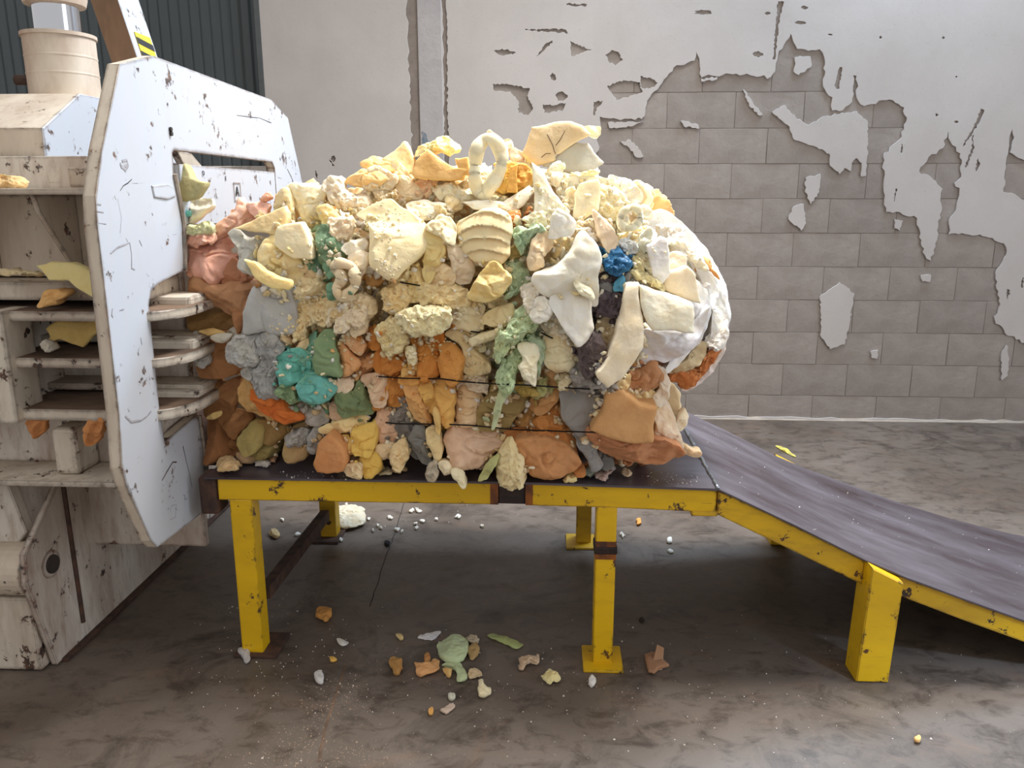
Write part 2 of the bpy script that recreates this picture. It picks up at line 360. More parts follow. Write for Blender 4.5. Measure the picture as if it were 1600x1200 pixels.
bandR = [(xl2 - 0.005, 4.0), (xr2 + 0.004, 4.0), (xr2, 2.6), (xr2 - 0.005, 2.0), (xr2 + 0.012, 1.3), (xr2, 0.012), (xl2, 0.012), (xl2 - 0.004, 1.5), (xl2 + 0.01, 2.2)]
cu = bpy.data.curves.new('plaster', 'CURVE'); cu.dimensions = '2D'; cu.fill_mode = 'BOTH'; cu.extrude = 0.004; cu.bevel_depth = 0.0015
def spl(pts):
    s = cu.splines.new('POLY'); s.points.add(len(pts) - 1); s.use_cyclic_u = True
    for q, p in zip(s.points, pts): q.co = (p[0], p[1], 0, 1)
spl([(-1.863, 0.003), (7.9, 0.003), (7.9, 4.2), (-1.863, 4.2)])
spl(rag(main, 0.010, seed=1)); spl(rag(right, 0.006, seed=2))
for k, h in enumerate(isl): spl(rag(h, 0.006, seed=10 + k, mind=0.014))
for k, h in enumerate(holes): spl(rag(h, 0.0055, seed=50 + k, mind=0.011))
spl(rag(bandL, 0.009, seed=90, mind=0.014)); spl(rag(bandR, 0.007, seed=91, mind=0.014))
tmp = bpy.data.objects.new('tmp', cu); COL.objects.link(tmp); bpy.context.view_layer.update()
me = bpy.data.meshes.new_from_object(tmp.evaluated_get(bpy.context.evaluated_depsgraph_get())); bpy.data.objects.remove(tmp)
me.transform(Matrix.Rotation(math.pi / 2, 4, 'X')); me.transform(Matrix.Translation((0, YW - 0.003, 0)))
me.materials.clear(); o = link('paint_coat', me, M['paintwall'], wall); o['label'] = 'flaking off-white painted plaster coat'
o = boxo('render_band', (xl - 0.05, YW + 0.003, 0), (xr2 + 0.06, YW + 0.03, 4.2), M['chasegrey'], wall, 0); o['label'] = 'rough grey render showing in the vertical chase'
o = boxo('chase_filling', (xr - 0.003, YW - 0.012, 0), (xl2 + 0.002, YW + 0.01, 4.2), M['chase'], wall, 0.003); o['label'] = 'pale patched mortar strip filling the vertical chase'
boxo('render_patch', (-1.86, YW + 0.003, 0), (xl - 0.05, YW + 0.03, 4.2), M['chasegrey'], wall, 0)
boxo('render_patch', (xr2 + 0.06, YW + 0.0052, 0), (0.48, YW + 0.03, 4.2), M['block'], wall, 0)
boxo('render_patch', (0.1, YW + 0.003, z0 + 9.9 * rh), (7.9, YW + 0.03, 4.2), M['block'], wall, 0)
bp_ = P(661, 225, 1, YW); o = prismo('blue_paint_remnant', [Vector((x, YW - 0.014, z)) for x, z in rag([(bp_.x - 0.005, bp_.z - .15), (bp_.x + 0.08, bp_.z - .15), (bp_.x + 0.085, bp_.z + 0.0), (bp_.x + 0.04, bp_.z + 0.005), (bp_.x + 0.015, bp_.z + 0.07), (bp_.x - 0.003, bp_.z + 0.08)], 0.006, seed=5, mind=.012)], (0, 0.004, 0), simple('faded_blue_paint', (96, 118, 138), 0.8, 0, (150, 152, 156), 40), wall, 0)
# foot of the wall: pale mortar line
bm = bmesh.new(); pts = [Vector((xx, YW - 0.012 - 0.012 * random.random(), 0)) for xx in np.linspace(-0.4, 4.5, 60)]
top = [Vector((p.x, YW + 0.01, 0.012 + 0.016 * random.random())) for p in pts]
va = [bm.verts.new(p) for p in pts]; vb = [bm.verts.new(p) for p in top]
for k in range(59): bm.faces.new((va[k], va[k + 1], vb[k + 1], vb[k]))
struct(link('baseboard_back', bm_mesh('baseboard_back', bm), wallmat('pale_mortar_fillet', (186, 174, 160), (160, 148, 136), (120, 110, 100), 9)))
# dark corrugated metal door at the left end of the wall
door = struct(boxo('door_1', (-6.5, YW + 0.12, 0), (-1.863, YW + 0.16, 4.2), M['clad'], None, 0))
bm = bmesh.new(); prism(bm, [Vector((-0.034, 0, 0)), Vector((-0.020, -0.009, 0)), Vector((0.018, -0.009, 0)), Vector((0.030, 0, 0)), Vector((0.030, 0.004, 0)), Vector((-0.034, 0.004, 0))], (0, 0, 4.2)); sl = bm_mesh('cladding_slat', bm); sl.materials.append(M['clad'])
for k in range(34):
    o = bpy.data.objects.new('cladding_slat', sl); COL.objects.link(o); o.parent = door; o.location = (-1.93 - 0.068 * k, YW + 0.118, 0)
struct(boxo('trim_1', (-1.90, YW - 0.01, 0), (-1.863, YW + 0.13, 4.2), simple('grey_edge_trim', (92, 96, 98), 0.6, 0, (78, 82, 84), 5), None, 0.003))

# ------------------------------------------------------------ outfeed table with ramp
YF, YB = 2.33, 3.33
table = thing('outfeed_table', 'yellow steel outfeed table and ramp with dark brown deck, carrying the foam bale', 'table')
def Q(x, y, v=YF): return P(x, y, 1, v)
prof = [(-1.09, .634), (-0.11, .636), (.515, .626), (.75, .515), (.98, .400), (1.11, .345), (1.30, .275), (1.5, .203), (1.75, .125), (2.0, .063), (2.2, .026), (2.4, .006)]
def strip(name, pr, y0, y1, th, m_):
    bm = bmesh.new(); a = [Vector((x, y0, z)) for x, z in pr]; bb = [Vector((x, y0, z - th)) for x, z in pr][::-1]
    prism(bm, a + bb, (0, y1 - y0, 0)); return link(name, bm_mesh(name, bm), m_, table)
o = strip('deck', prof[:3], YF - 0.012, YB, .007, M['deck']); o = strip('ramp_deck', prof[2:], YF - 0.012, YB, .005, M['deck'])
bm = bmesh.new()
rr = random.Random(3); pts = []
for k in range(40):
    t = k / 39; pts.append((.515 + rr.uniform(-.002, .002), YF - .012 + (YB - YF + .012) * t, .628))
tube(bm, pts, [0.004 + rr.uniform(0, .003) for _ in pts], 6); o = link('weld_seam', bm_mesh('weld_seam', bm, True), M['weldm'], table); o['label'] = 'bright scratched weld seam between deck and ramp'
def beam(name, top, th, y0, m_, w=0.06):
    a = [Vector((x, y0, z)) for x, z in top]; b_ = [Vector((x, y0, z - th)) for x, z in top][::-1]
    return prismo(name, a + b_, (0, w, 0), m_, table, 0.003)
for y0 in (YF, YB - 0.06):
    beam('edge_beam', [(-1.055, .627), (-.16, .629)], .074, y0, M['yellow'])
    beam('edge_beam', [(-.075, .628), (.19, .627), (.515, .616)], .074, y0, M['yellow'])
    beam('ramp_beam', [(.52, .616), (.75, .506), (.985, .390)], .080, y0, M['yellowdark'])
    beam('ramp_beam', [(1.09, .345), (1.30, .266), (1.5, .194), (1.75, .116), (1.95, .070)], .066, y0, M['yellowdark'])
    o = beam('rust_joint', [(-.160, .6275), (-.075, .6275)], .070, y0 + 0.002, M['burnt'], .056); o['label'] = 'rust-black joint in the yellow edge beam'
    boxo('corner_gusset', (.44, y0 - .003, .530), (.522, y0 + .055, .548), M['yellowdark'], table)
# scorched patches next to the joint
boxo('scorch_mark', (-.185, YF - 0.0015, .556), (-.16, YF + 0.01, .6262), M['scorch'], table, 0)
boxo('scorch_mark', (-.075, YF - 0.0015, .556), (-.052, YF + 0.01, .6262), M['scorch'], table, 0)
def leg(x0, x1, y0, zt, m_, w=.07):
    return boxo('leg', (x0, y0, 0.006), (x1, y0 + w, zt), m_, table, .005)
leg(-1.022, -.950, YF, .556, M['yellow']); leg(.147, .212, YF, .556, M['yellow'])
leg(-1.022, -.950, YB - .075, .556, M['yellowdark']); leg(.120, .185, YB - .075, .556, M['yellowdark'])
def leg3(y0):
    pts = [Vector((.975, y0, 0.002)), Vector((1.075, y0, 0.002)), Vector((1.085, y0, .345)), Vector((.985, y0, .395))]
    return prismo('leg', pts, (0, .10, 0), M['yellow'], table, .004)
leg3(YF - 0.055); leg3(YB - .045)
o = boxo('weld_collar', (.143, YF - .004, .395), (.216, YF + .074, .420), M['burnt'], table, .004); o['label'] = 'burnt weld collar round the middle leg'
boxo('scorch_mark', (.1462, YF - .0012, .420), (.2128, YF + .06, .438), M['scorch'], table, 0)
boxo('scorch_mark', (.1462, YF - .0012, .377), (.2128, YF + .06, .395), M['scorch'], table, 0)
o = boxo('base_plate', (.115, YF - .045, 0), (.245, YF + .105, .010), M['yellow'], table, .003)
o = boxo('base_plate', (-1.045, YF - .02, 0), (-.90, YF + .13, .012), M['rust'], table, .003); o['label'] = 'rusty base plate'
o = boxo('base_plate', (-1.08, YB - .13, 0), (-.93, YB + .02, .012), M['rust'], table, .003); o['label'] = 'rusty base plate'
o = boxo('base_plate', (.075, YB - .13, 0), (.205, YB + .02, .010), M['yellowdark'], table, .003)
bm = bmesh.new(); a = P(484, 806, 1, 3.2); b_ = P(408, 925, 1, 2.42); a = Vector((-.985, 3.22, a.z)); b_ = Vector((-.965, 2.42, b_.z))
prism(bm, [a + Vector((-.018, 0, .02)), a + Vector((.018, 0, .02)), b_ + Vector((.018, 0, .02)), b_ + Vector((-.018, 0, .02))], (0, 0, -.045)); link('diagonal_brace', bm_mesh('diagonal_brace', bm), M['rust'], table)
for k, xx in enumerate((-.9, -.3, .3)): boxo('cross_member', (xx, YF + .06, .566), (xx + .05, YB - .06, .618), M['yellowdark'], table)

# ------------------------------------------------------------ baling press
press = thing('baling_press', 'large white chipped steel baling press at the left, the bale coming out of its portal', 'machine')
XP = -1.16
def A(x, y, v=XP): return P(x, y, 0, v)
def poly_x(name, px, x, th, m_, extra=None, bev=.002):
    pts = [A(a_, b_, x) for a_, b_ in px] if extra is None else extra
    return prismo(name, pts, (-th, 0, 0), m_, press, bev)
out = [(187, 100), (159, 237), (150, 306), (152, 350), (161, 425), (175, 550), (186, 647), (191, 731), (199, 760), (237, 845), (247, 855), (309, 807), (324, 793), (318, 715), (309, 648), (257, 691), (250, 647), (240, 550), (232, 475), (236, 453), (250, 441), (268, 432), (287, 424), (285, 350), (278, 312), (270, 272), (269, 238), (272, 233)]
pl = [A(*q) for q in out]
tr = A(425, 252); t2 = A(428, 262)
pl += [tr, Vector((XP, t2.y + .01, t2.z)), Vector((XP, t2.y + .012, 0.66)), Vector((XP, A(473, 287).y + .02, 0.66)), A(473, 287), A(450, 184), A(425, 156), A(240, 87)]
bm = bmesh.new(); fs = prism(bm, pl, (-.036, 0, 0), .0015)
me = bm_mesh('end_frame', bm); ef = link('end_frame', me, [M['white'], M['tan']], press)
for f in me.polygons:
    if abs(f.normal.x) < .6: f.material_index = 1
ef['label'] = 'tall white portal plate with tan edge'
# jamb edging strip, chipped
jp = [(287, 424), (285, 350), (278, 312), (270, 272)]
bm = bmesh.new(); tube(bm, [A(*q) + Vector((.004, .004, 0)) for q in jp], .007, 6); link('jamb_edge', bm_mesh('jamb_edge', bm), M['worn'], press)
bm = bmesh.new(); tube(bm, [A(*q) + Vector((.004, .004, 0)) for q in [(309, 650), (318, 715), (324, 790)]], .007, 6); link('jamb_edge', bm_mesh('jamb_edge', bm), M['worn'], press)
# gate panel
XG = XP - .002
g = [A(283, 256, XG), A(430, 269, XG), A(452, 420, XG), A(290, 354, XG)]
gt = min(g[0].z, g[1].z) ; ya, yb = g[0].y - .012, t2.y + .0115
gate = prismo('gate_panel', [Vector((XG, ya, g[3].z)), Vector((XG, ya, gt)), Vector((XG, yb, gt)), Vector((XG, yb, g[3].z - .02))], (-.02, 0, 0), M['white'], press, .002)
gate['label'] = 'pale inner gate panel marked with a boxed letter A'
bm = bmesh.new(); tube(bm, [Vector((XG, ya, g[3].z)), Vector((XG, yb, g[3].z - .015))], .008, 6); link('gate_lip', bm_mesh('gate_lip', bm), M['rust'], press)
# strut seen through the slot
prismo('inner_strut', [A(276, 236, -1.5), A(300, 240, -1.5), A(318, 262, -1.5), A(290, 262, -1.5)], (-.03, 0, 0), M['tan'], press)
def textobj(name, s, loc, rot, size, m_, parent):
    c = bpy.data.curves.new(name, 'FONT'); c.body = s; c.size = size; c.extrude = .0006; c.align_x = 'CENTER'; c.align_y = 'CENTER'
    t = bpy.data.objects.new('t', c); COL.objects.link(t); bpy.context.view_layer.update()
    me = bpy.data.meshes.new_from_object(t.evaluated_get(bpy.context.evaluated_depsgraph_get())); bpy.data.objects.remove(t)
    me.transform(Matrix.Translation(loc) @ Matrix.Rotation(rot[2], 4, 'Z') @ Matrix.Rotation(rot[0], 4, 'X'))
    me.materials.clear(); return link(name, me, m_, parent)
R90 = (math.pi / 2, 0, math.pi / 2)
p = A(371, 300, XG + .0025); textobj('letter', 'A', p, R90, .052, M['black'], press)
bm = bmesh.new(); hy, hz = .030, .032
for a_, c_ in (((-hy, -hz), (hy, -hz)), ((hy, -hz), (hy, hz)), ((hy, hz), (-hy, hz)), ((-hy, hz), (-hy, -hz))):
    box(bm, (p.x - .0005, min(p.y + a_[0], p.y + c_[0]) - .001, min(p.z + a_[1], p.z + c_[1]) - .001), (p.x + .001, max(p.y + a_[0], p.y + c_[0]) + .001, max(p.z + a_[1], p.z + c_[1]) + .001))
link('letter_box', bm_mesh('letter_box', bm), simple('brown_outline', (120, 84, 60), .6), press)
for s, q in (('D', (318, 271)), ('E', (353, 279))): textobj('letter', s, A(q[0], q[1], XG + .0025), R90, .022, M['black'], press)
# marks on the face of the portal plate
def mark(px, m_=None, w=.003):
    bm = bmesh.new(); pts = [A(a_, b_, XP + .0008) for a_, b_ in px]
    tube(bm, pts, [w * (.4 + .6 * random.random()) for _ in pts], 5)
    for v_ in bm.verts: v_.co.x = XP + .0008 + (v_.co.x - XP - .0008) * .15
    o = link('scuff', bm_mesh('scuff', bm), m_ or M['greymark'], press); return o
mark([(173, 396), (183, 387), (195, 382), (203, 379), (206, 398), (206, 419), (211, 421)], None, .0035)
mark([(188, 298), (193, 290), (200, 286), (206, 280)], M['black'], .0016); mark([(370, 180), (392, 183), (405, 184), (424, 192)], M['black'], .0014)
mark([(400, 184), (402, 190)], M['black'], .0012); mark([(449, 264), (455, 276), (461, 291)], M['black'], .002); mark([(434, 277), (440, 279)], M['black'], .0014)
mark([(191, 252), (198, 250), (200, 256), (190, 262), (188, 256), (196, 266), (200, 258)], None, .006); mark([(196, 650), (205, 659), (220, 657), (230, 650), (236, 642)], None, .005)
mark([(176, 482), (175, 492), (177, 496)], None, .003); mark([(220, 527), (222, 538)], None, .0025); mark([(218, 375), (222, 384)], None, .003); mark([(187, 485), (194, 483)], None, .002)
mark([(188, 365), (190, 340), (184, 310)], None, .0009); mark([(197, 372), (200, 378)], None, .0009); mark([(286, 697), (290, 715), (296, 740), (300, 760)], M['black'], .0018); mark([(253, 751), (262, 735), (270, 722), (276, 722)], M['rust'], .003)
mark([(150, 318), (158, 320)], None, .003); mark([(152, 330), (162, 332)], None, .002); mark([(154, 348), (166, 350)], None, .0015); mark([(266, 800), (268, 790), (276, 788), (274, 808), (266, 812)], None, .0015)
for q in ((265, 202), (266, 209)):
    c = A(*q); bm = bmesh.new(); tube(bm, [c + Vector((-.002, 0, 0)), c + Vector((.007, 0, 0))], .0065, 10); link('bolt', bm_mesh('bolt', bm), M['dark'], press)
poly = [A(*q, XP + .004) for q in ((238, 290), (262, 289), (273, 292), (275, 308), (262, 311), (242, 309))]; prismo('latch_plate', poly, (-.014, 0, 0), M['white'], press, .003)

# chamber side with ribs (front-facing parts)
def F(x, y, v): return P(x, y, 1, v)
YC = 2.52
def fbox(name, x0, y0, x1, y1, yf, yb, m_, bev=.004, xr_=None):
    a_ = F(x0, y0, yf); c_ = F(x1, y1, yf)
    return boxo(name, (a_.x, yf, min(a_.z, c_.z)), (c_.x if xr_ is None else xr_, yb, max(a_.z, c_.z)), m_, press, bev)
XR = XP - .045
boxo('chamber_side', (-3.6, YC, .30), (XP - .04, YC + .03, 1.62), M['grimy'], press)
boxo('chamber_back', (-3.6, 3.42, .60), (XP - .04, 3.45, 1.62), M['grimy'], press)
boxo('chamber_floor', (-3.6, YC, .60), (XP + .02, 3.45, .63), M['rust'], press)
XL = -2.35
zt = F(70, 294, 2.2).z; boxo('top_flange', (-3.4, 2.18, zt - .018), (XR, YC, zt), M['tan'], press)
zw = F(70, 432, 2.4).z; boxo('upper_web', (-3.4, 2.40, zw), (XR, 2.43, zt - .018), M['tan'], press)
for gx in ((72, 100), (-60, -40)):
    a_ = F(gx[0], 308, 2.2); xx = F(85, 350, 2.3).x if gx[0] > 0 else F(-50, 350, 2.3).x
    prismo('gusset', [Vector((xx, 2.2, zt - .018)), Vector((xx, 2.4, zt - .018)), Vector((xx, 2.4, zw + .02)), Vector((xx, 2.36, zw + .02)), Vector((xx, 2.22, zt - .07))], (.014, 0, 0), M['tan'], press, .002)
# band above the ribs
z1 = F(70, 440, 2.3).z; z2 = F(70, 468, 2.3).z; boxo('upper_band', (-3.4, 2.28, z2), (XR, YC, z1), M['worn'], press)
def rib(yt, yb, xend):
    zt_, zb_ = F(100, yt, 2.2).z, F(100, yb, 2.2).z
    # plan outline with rounded right end reaching through the notch
    pl_ = [Vector((XL, YC, zt_)), Vector((XL, 2.20, zt_))]
    for t in range(9):
        an = -math.pi / 2 + t * math.pi / 2 / 8
        pl_.append(Vector((xend - .10 + .10 * math.cos(an), 2.20 + .16 + .16 * math.sin(an), zt_)))
    pl_.append(Vector((xend, YC - .02, zt_))); pl_.append(Vector((xend - .03, YC, zt_)))
    bm = bmesh.new(); prism(bm, pl_, (0, 0, zb_ - zt_), .003)
    me = bm_mesh('rib', bm); o = link('rib', me, [M['worn'], M['dust']], press)
    for f in me.polygons:
        if f.normal.z > .8: f.material_index = 1
    return o
xe = -1.085
for a_, b_ in ((487, 502), (560, 575), (640, 657)): rib(a_, b_, xe)
for a_, b_ in ((520, 527), (594, 601)):
    zt_ = F(80, a_, 2.44).z; boxo('inner_rib', (XL, 2.40, zt_ - .022), (xe - .02, YC, zt_), M['worn'], press)
for a_, b_ in ((455, 462), (522, 530), (600, 610)):
    zt_ = F(260, a_, 2.4).z; boxo('inner_rib', (-1.3, 2.36, zt_ - .05), (xe - .02, YC, zt_ - .012), M['worn'], press, .01)
# left post and small verticals
o = boxo('post', (F(-14, 570, 2.17).x, 2.17, F(10, 662, 2.17).z), (F(14, 570, 2.17).x, 2.30, F(10, 488, 2.17).z), M['worn'], press)
boxo('post', (F(22, 540, 2.3).x, 2.30, F(10, 650, 2.3).z), (F(32, 540, 2.3).x, 2.5, F(10, 488, 2.3).z), M['worn'], press)
# lower beam
z3 = F(100, 658, 2.3).z; z4 = F(100, 737, 2.25).z
boxo('lower_web', (-3.4, 2.34, z4), (XR, YC, z3), M['grimy'], press)
boxo('lower_flange', (-3.4, 2.16, z4 - .016), (XR, YC, z4), M['worn'], press)
a_ = F(75, 700, 2.2); b2 = F(112, 700, 2.2); boxo('stiffener', (a_.x, 2.22, z4), (b2.x, 2.34, z3), M['worn'], press, .012)
boxo('hinge_block', (-1.12, 2.33, .50), (-1.058, 2.42, .63), M['rust'], press, .012)
# base side panel
XB = -1.6
sp = [A(q[0], q[1], XB) for q in ((97, 742), (40, 868), (43, 915), (91, 1041))]
sp[3].z = .006; zc = sp[0].z
sp += [Vector((XB, 4.1, .006)), Vector((XB, 4.1, zc))]
o = prismo('base_side_panel', sp, (-.022, 0, 0), M['grimy'], press, .002)
a_ = A(97, 748, XB + .004); b2 = A(130, 972, XB + .004); bm = bmesh.new(); tube(bm, [a_, b2], .008, 6); o = link('weld_seam', bm_mesh('weld_seam', bm), M['rust'], press)
boxo('skid_rail', (XB - .02, 2.26, 0), (XB + .02, 4.1, .014), M['rust'], press, .003)
c = A(78, 881, XB); bm = bmesh.new(); tube(bm, [c + Vector((-.02, 0, 0)), c + Vector((.014, 0, 0))], .030, 20); link('pin_head', bm_mesh('pin_head', bm), M['dark'], press)
bm = bmesh.new(); tube(bm, [c + Vector((-.02, 0, 0)), c + Vector((.006, 0, 0))], .045, 24); link('pin_washer', bm_mesh('pin_washer', bm), M['grimy'], press)
c = Vector((XB, c.y - .03, c.z)); bm = bmesh.new(); tube(bm, [c + Vector((-.16, 0, 0)), c + Vector((-.022, 0, 0))], .085, 28); o = link('pivot_barrel', bm_mesh('pivot_barrel', bm), M['tan'], press)
bm = bmesh.new(); tube(bm, [c + Vector((-.6, 0, 0)), c + Vector((-.16, 0, 0))], .06, 28); link('pivot_shaft', bm_mesh('pivot_shaft', bm), M['rust'], press)
boxo('base_front_box', (-3.4, 2.20, .006), (XB - .03, 2.9, F(50, 935, 2.2).z), M['worn'], press, .006)
prismo('slanted_arm', [F(-40, 742, 2.25), F(8, 745, 2.25), F(42, 832, 2.25), F(22, 858, 2.25), F(-40, 900, 2.25)], (0, .04, 0), M['grimy'], press)
boxo('void_panel', (-3.4, 2.9, .1), (XB - .03, 2.93, .62), M['dark'], press)  # dark sheet added where only a shaded void lies behind the arm
boxo('inner_plate', (XB + .004, 2.6, zc - .06), (XP - .05, 2.62, zc + .03), M['grimy'], press)
boxo('base_cross_panel', (-3.2, 4.08, 0), (XB - .02, 4.1, .5), M['grimy'], press)
# cylinder mount block
XM = -1.62
mp = [A(q[0], q[1], XM) for q in ((77, 293), (67, 200), (125, 146), (170, 154), (176, 293))]
zb = mp[0].z; mp[4].z = zb; zt_ = mp[2].z; mp[3].z = zt_
mp[3].y = max(mp[3].y, 3.3); mp[4].y = mp[3].y
bm = bmesh.new(); prism(bm, mp, (-1.3, 0, 0), .004); me = bm_mesh('cylinder_mount', bm); o = link('cylinder_mount', me, [M['white'], M['tan']], press)
for f in me.polygons:
    if abs(f.normal.x) < .6: f.material_index = 1
l1, l2 = F(106, 272, 2.35), F(146, 292, 2.35); boxo('mount_lug', (l1.x, 2.35, zb), (l2.x, 2.5, zb + .055), M['tan'], press, .004)
YCY = 2.95
ca = F(97, 100, YCY); k_ = (ca - Vector((0, 0, HC))).dot(_fw) / FPX
rc = 51 * k_; cx = ca.x
zt2 = F(95, 55, YCY).z
lathe('cylinder_barrel', (cx, YCY), [(rc, zt_ - .05), (rc, zt2 - .012), (rc * 1.05, zt2 - .012), (rc * 1.05, zt2), (rc * .6, zt2)], M['cyl'], press)
for zz in (.35, .62):
    lathe('barrel_weld', (cx, YCY), [(rc * 1.005, zt_ + (zt2 - zt_) * zz), (rc * 1.015, zt_ + (zt2 - zt_) * zz + .004), (rc * 1.005, zt_ + (zt2 - zt_) * zz + .008)], M['cyl'], press)
zr = F(85, 12, YCY).z
lathe('piston_rod', (cx, YCY), [(33 * k_, zt2 - .02), (33 * k_, zr + .1)], M['chrome'], press)
lathe('rod_cap', (cx, YCY), [(30 * k_, zr), (43 * k_, zr + .006), (46 * k_, zr + .03), (46 * k_, zr + .5)], M['cyl'], press)
bm = bmesh.new(); q = F(46, 125, YCY - .02); tube(bm, [q, q + Vector((-.05, 0, 0))], .018, 8); link('port_plug', bm_mesh('port_plug', bm), M['rust'], press)
# diagonal arm with hazard sticker, from above the portal
YA = 3.35
ap = [F(q[0], q[1], YA) for q in ((120, -60), (165, -60), (222, 110), (182, 120))]
a0, a1, a2, a3 = [p.copy() for p in ap]
arm_pts = [a0 + (a0 - a3) * 1.6, a1 + (a1 - a2) * 1.6, a2 + (a2 - a1) * .9, a3 + (a3 - a0) * .9]
bm = bmesh.new(); prism(bm, arm_pts, (0, .19, 0), .003); me = bm_mesh('lifting_arm', bm); arm = link('lifting_arm', me, [M['brownarm'], M['white']], press)
for f in me.polygons:
    if f.normal.x > .6: f.material_index = 1
arm['label'] = 'diagonal arm, rust brown in front and white at the side'
d = (ap[2] - ap[1]).normalized(); nrm = Vector((0, 1, 0)).cross(d).normalized()
if nrm.x < 0: nrm = -nrm
base = ap[1] + (ap[2] - ap[1]) * .62 + nrm * .002 + Vector((0, .04, 0)); Ls = .165; Wd = .13
bm = bmesh.new(); prism(bm, [base, base + Vector((0, Wd, 0)), base + Vector((0, Wd, 0)) + d * Ls, base + d * Ls], nrm * .0015); link('hazard_sticker', bm_mesh('hazard_sticker', bm), M['hzy'], arm)
for k in range(3):
    s0 = .02 + k * .055; q0 = base + d * s0 + nrm * .002
    bm = bmesh.new(); prism(bm, [q0, q0 + d * .026, q0 + Vector((0, Wd, 0)) + d * (.026 - .018 + .05 - .02), q0 + Vector((0, Wd, 0)) + d * .012], nrm * .001); link('black_stripe', bm_mesh('black_stripe', bm), M['black'], arm)
# bar at far left above the mount
prismo('side_bar', [F(-30, 150, 2.9), F(5, 152, 2.9), F(50, 160, 2.9), F(50, 172, 2.9), F(-30, 178, 2.9)], (0, .05, 0), M['tan'], press)

# ------------------------------------------------------------ foam
CROP = {'4': (260, 200, 4.0), '5': (260, 480, 4.0), '6': (600, 180, 4.0), '7': (600, 480, 4.0), '8': (860, 180, 4.0), '9': (820, 440, 3.53), '0': (0, 0, 1.0), '2': (0, 350, 4.0), '3': (0, 600, 2.526)}
def ybase(px, py):
    y = np.interp(py, [180, 230, 300, 430, 560, 760], [2.84, 2.74, 2.58, 2.44, 2.42, 2.41])
    if px < 400: y += .07 * min(1, (400 - px) / 80)
    if px > 1000: y += .05 * min(1, (px - 1000) / 80)
    return float(y)
def resample(pts, n, smooth):
    p = np.array(pts, float); m_ = len(p)
    if smooth:
        q = []
        for i in range(m_):
            p0, p1, p2, p3 = p[(i - 1) % m_], p[i], p[(i + 1) % m_], p[(i + 2) % m_]
            for t in np.linspace(0, 1, 8, endpoint=False):
                q.append(.5 * ((2 * p1) + (-p0 + p2) * t + (2 * p0 - 5 * p1 + 4 * p2 - p3) * t * t + (-p0 + 3 * p1 - 3 * p2 + p3) * t ** 3))
        p = np.array(q)
    d = np.linalg.norm(np.roll(p, -1, 0) - p, axis=1); cum = np.concatenate([[0], np.cumsum(d)]); L = cum[-1]
    t = np.linspace(0, L, n, endpoint=False); P2 = np.vstack([p, p[:1]])
    return np.stack([np.interp(t, cum, P2[:, 0]), np.interp(t, cum, P2[:, 1])], 1), L
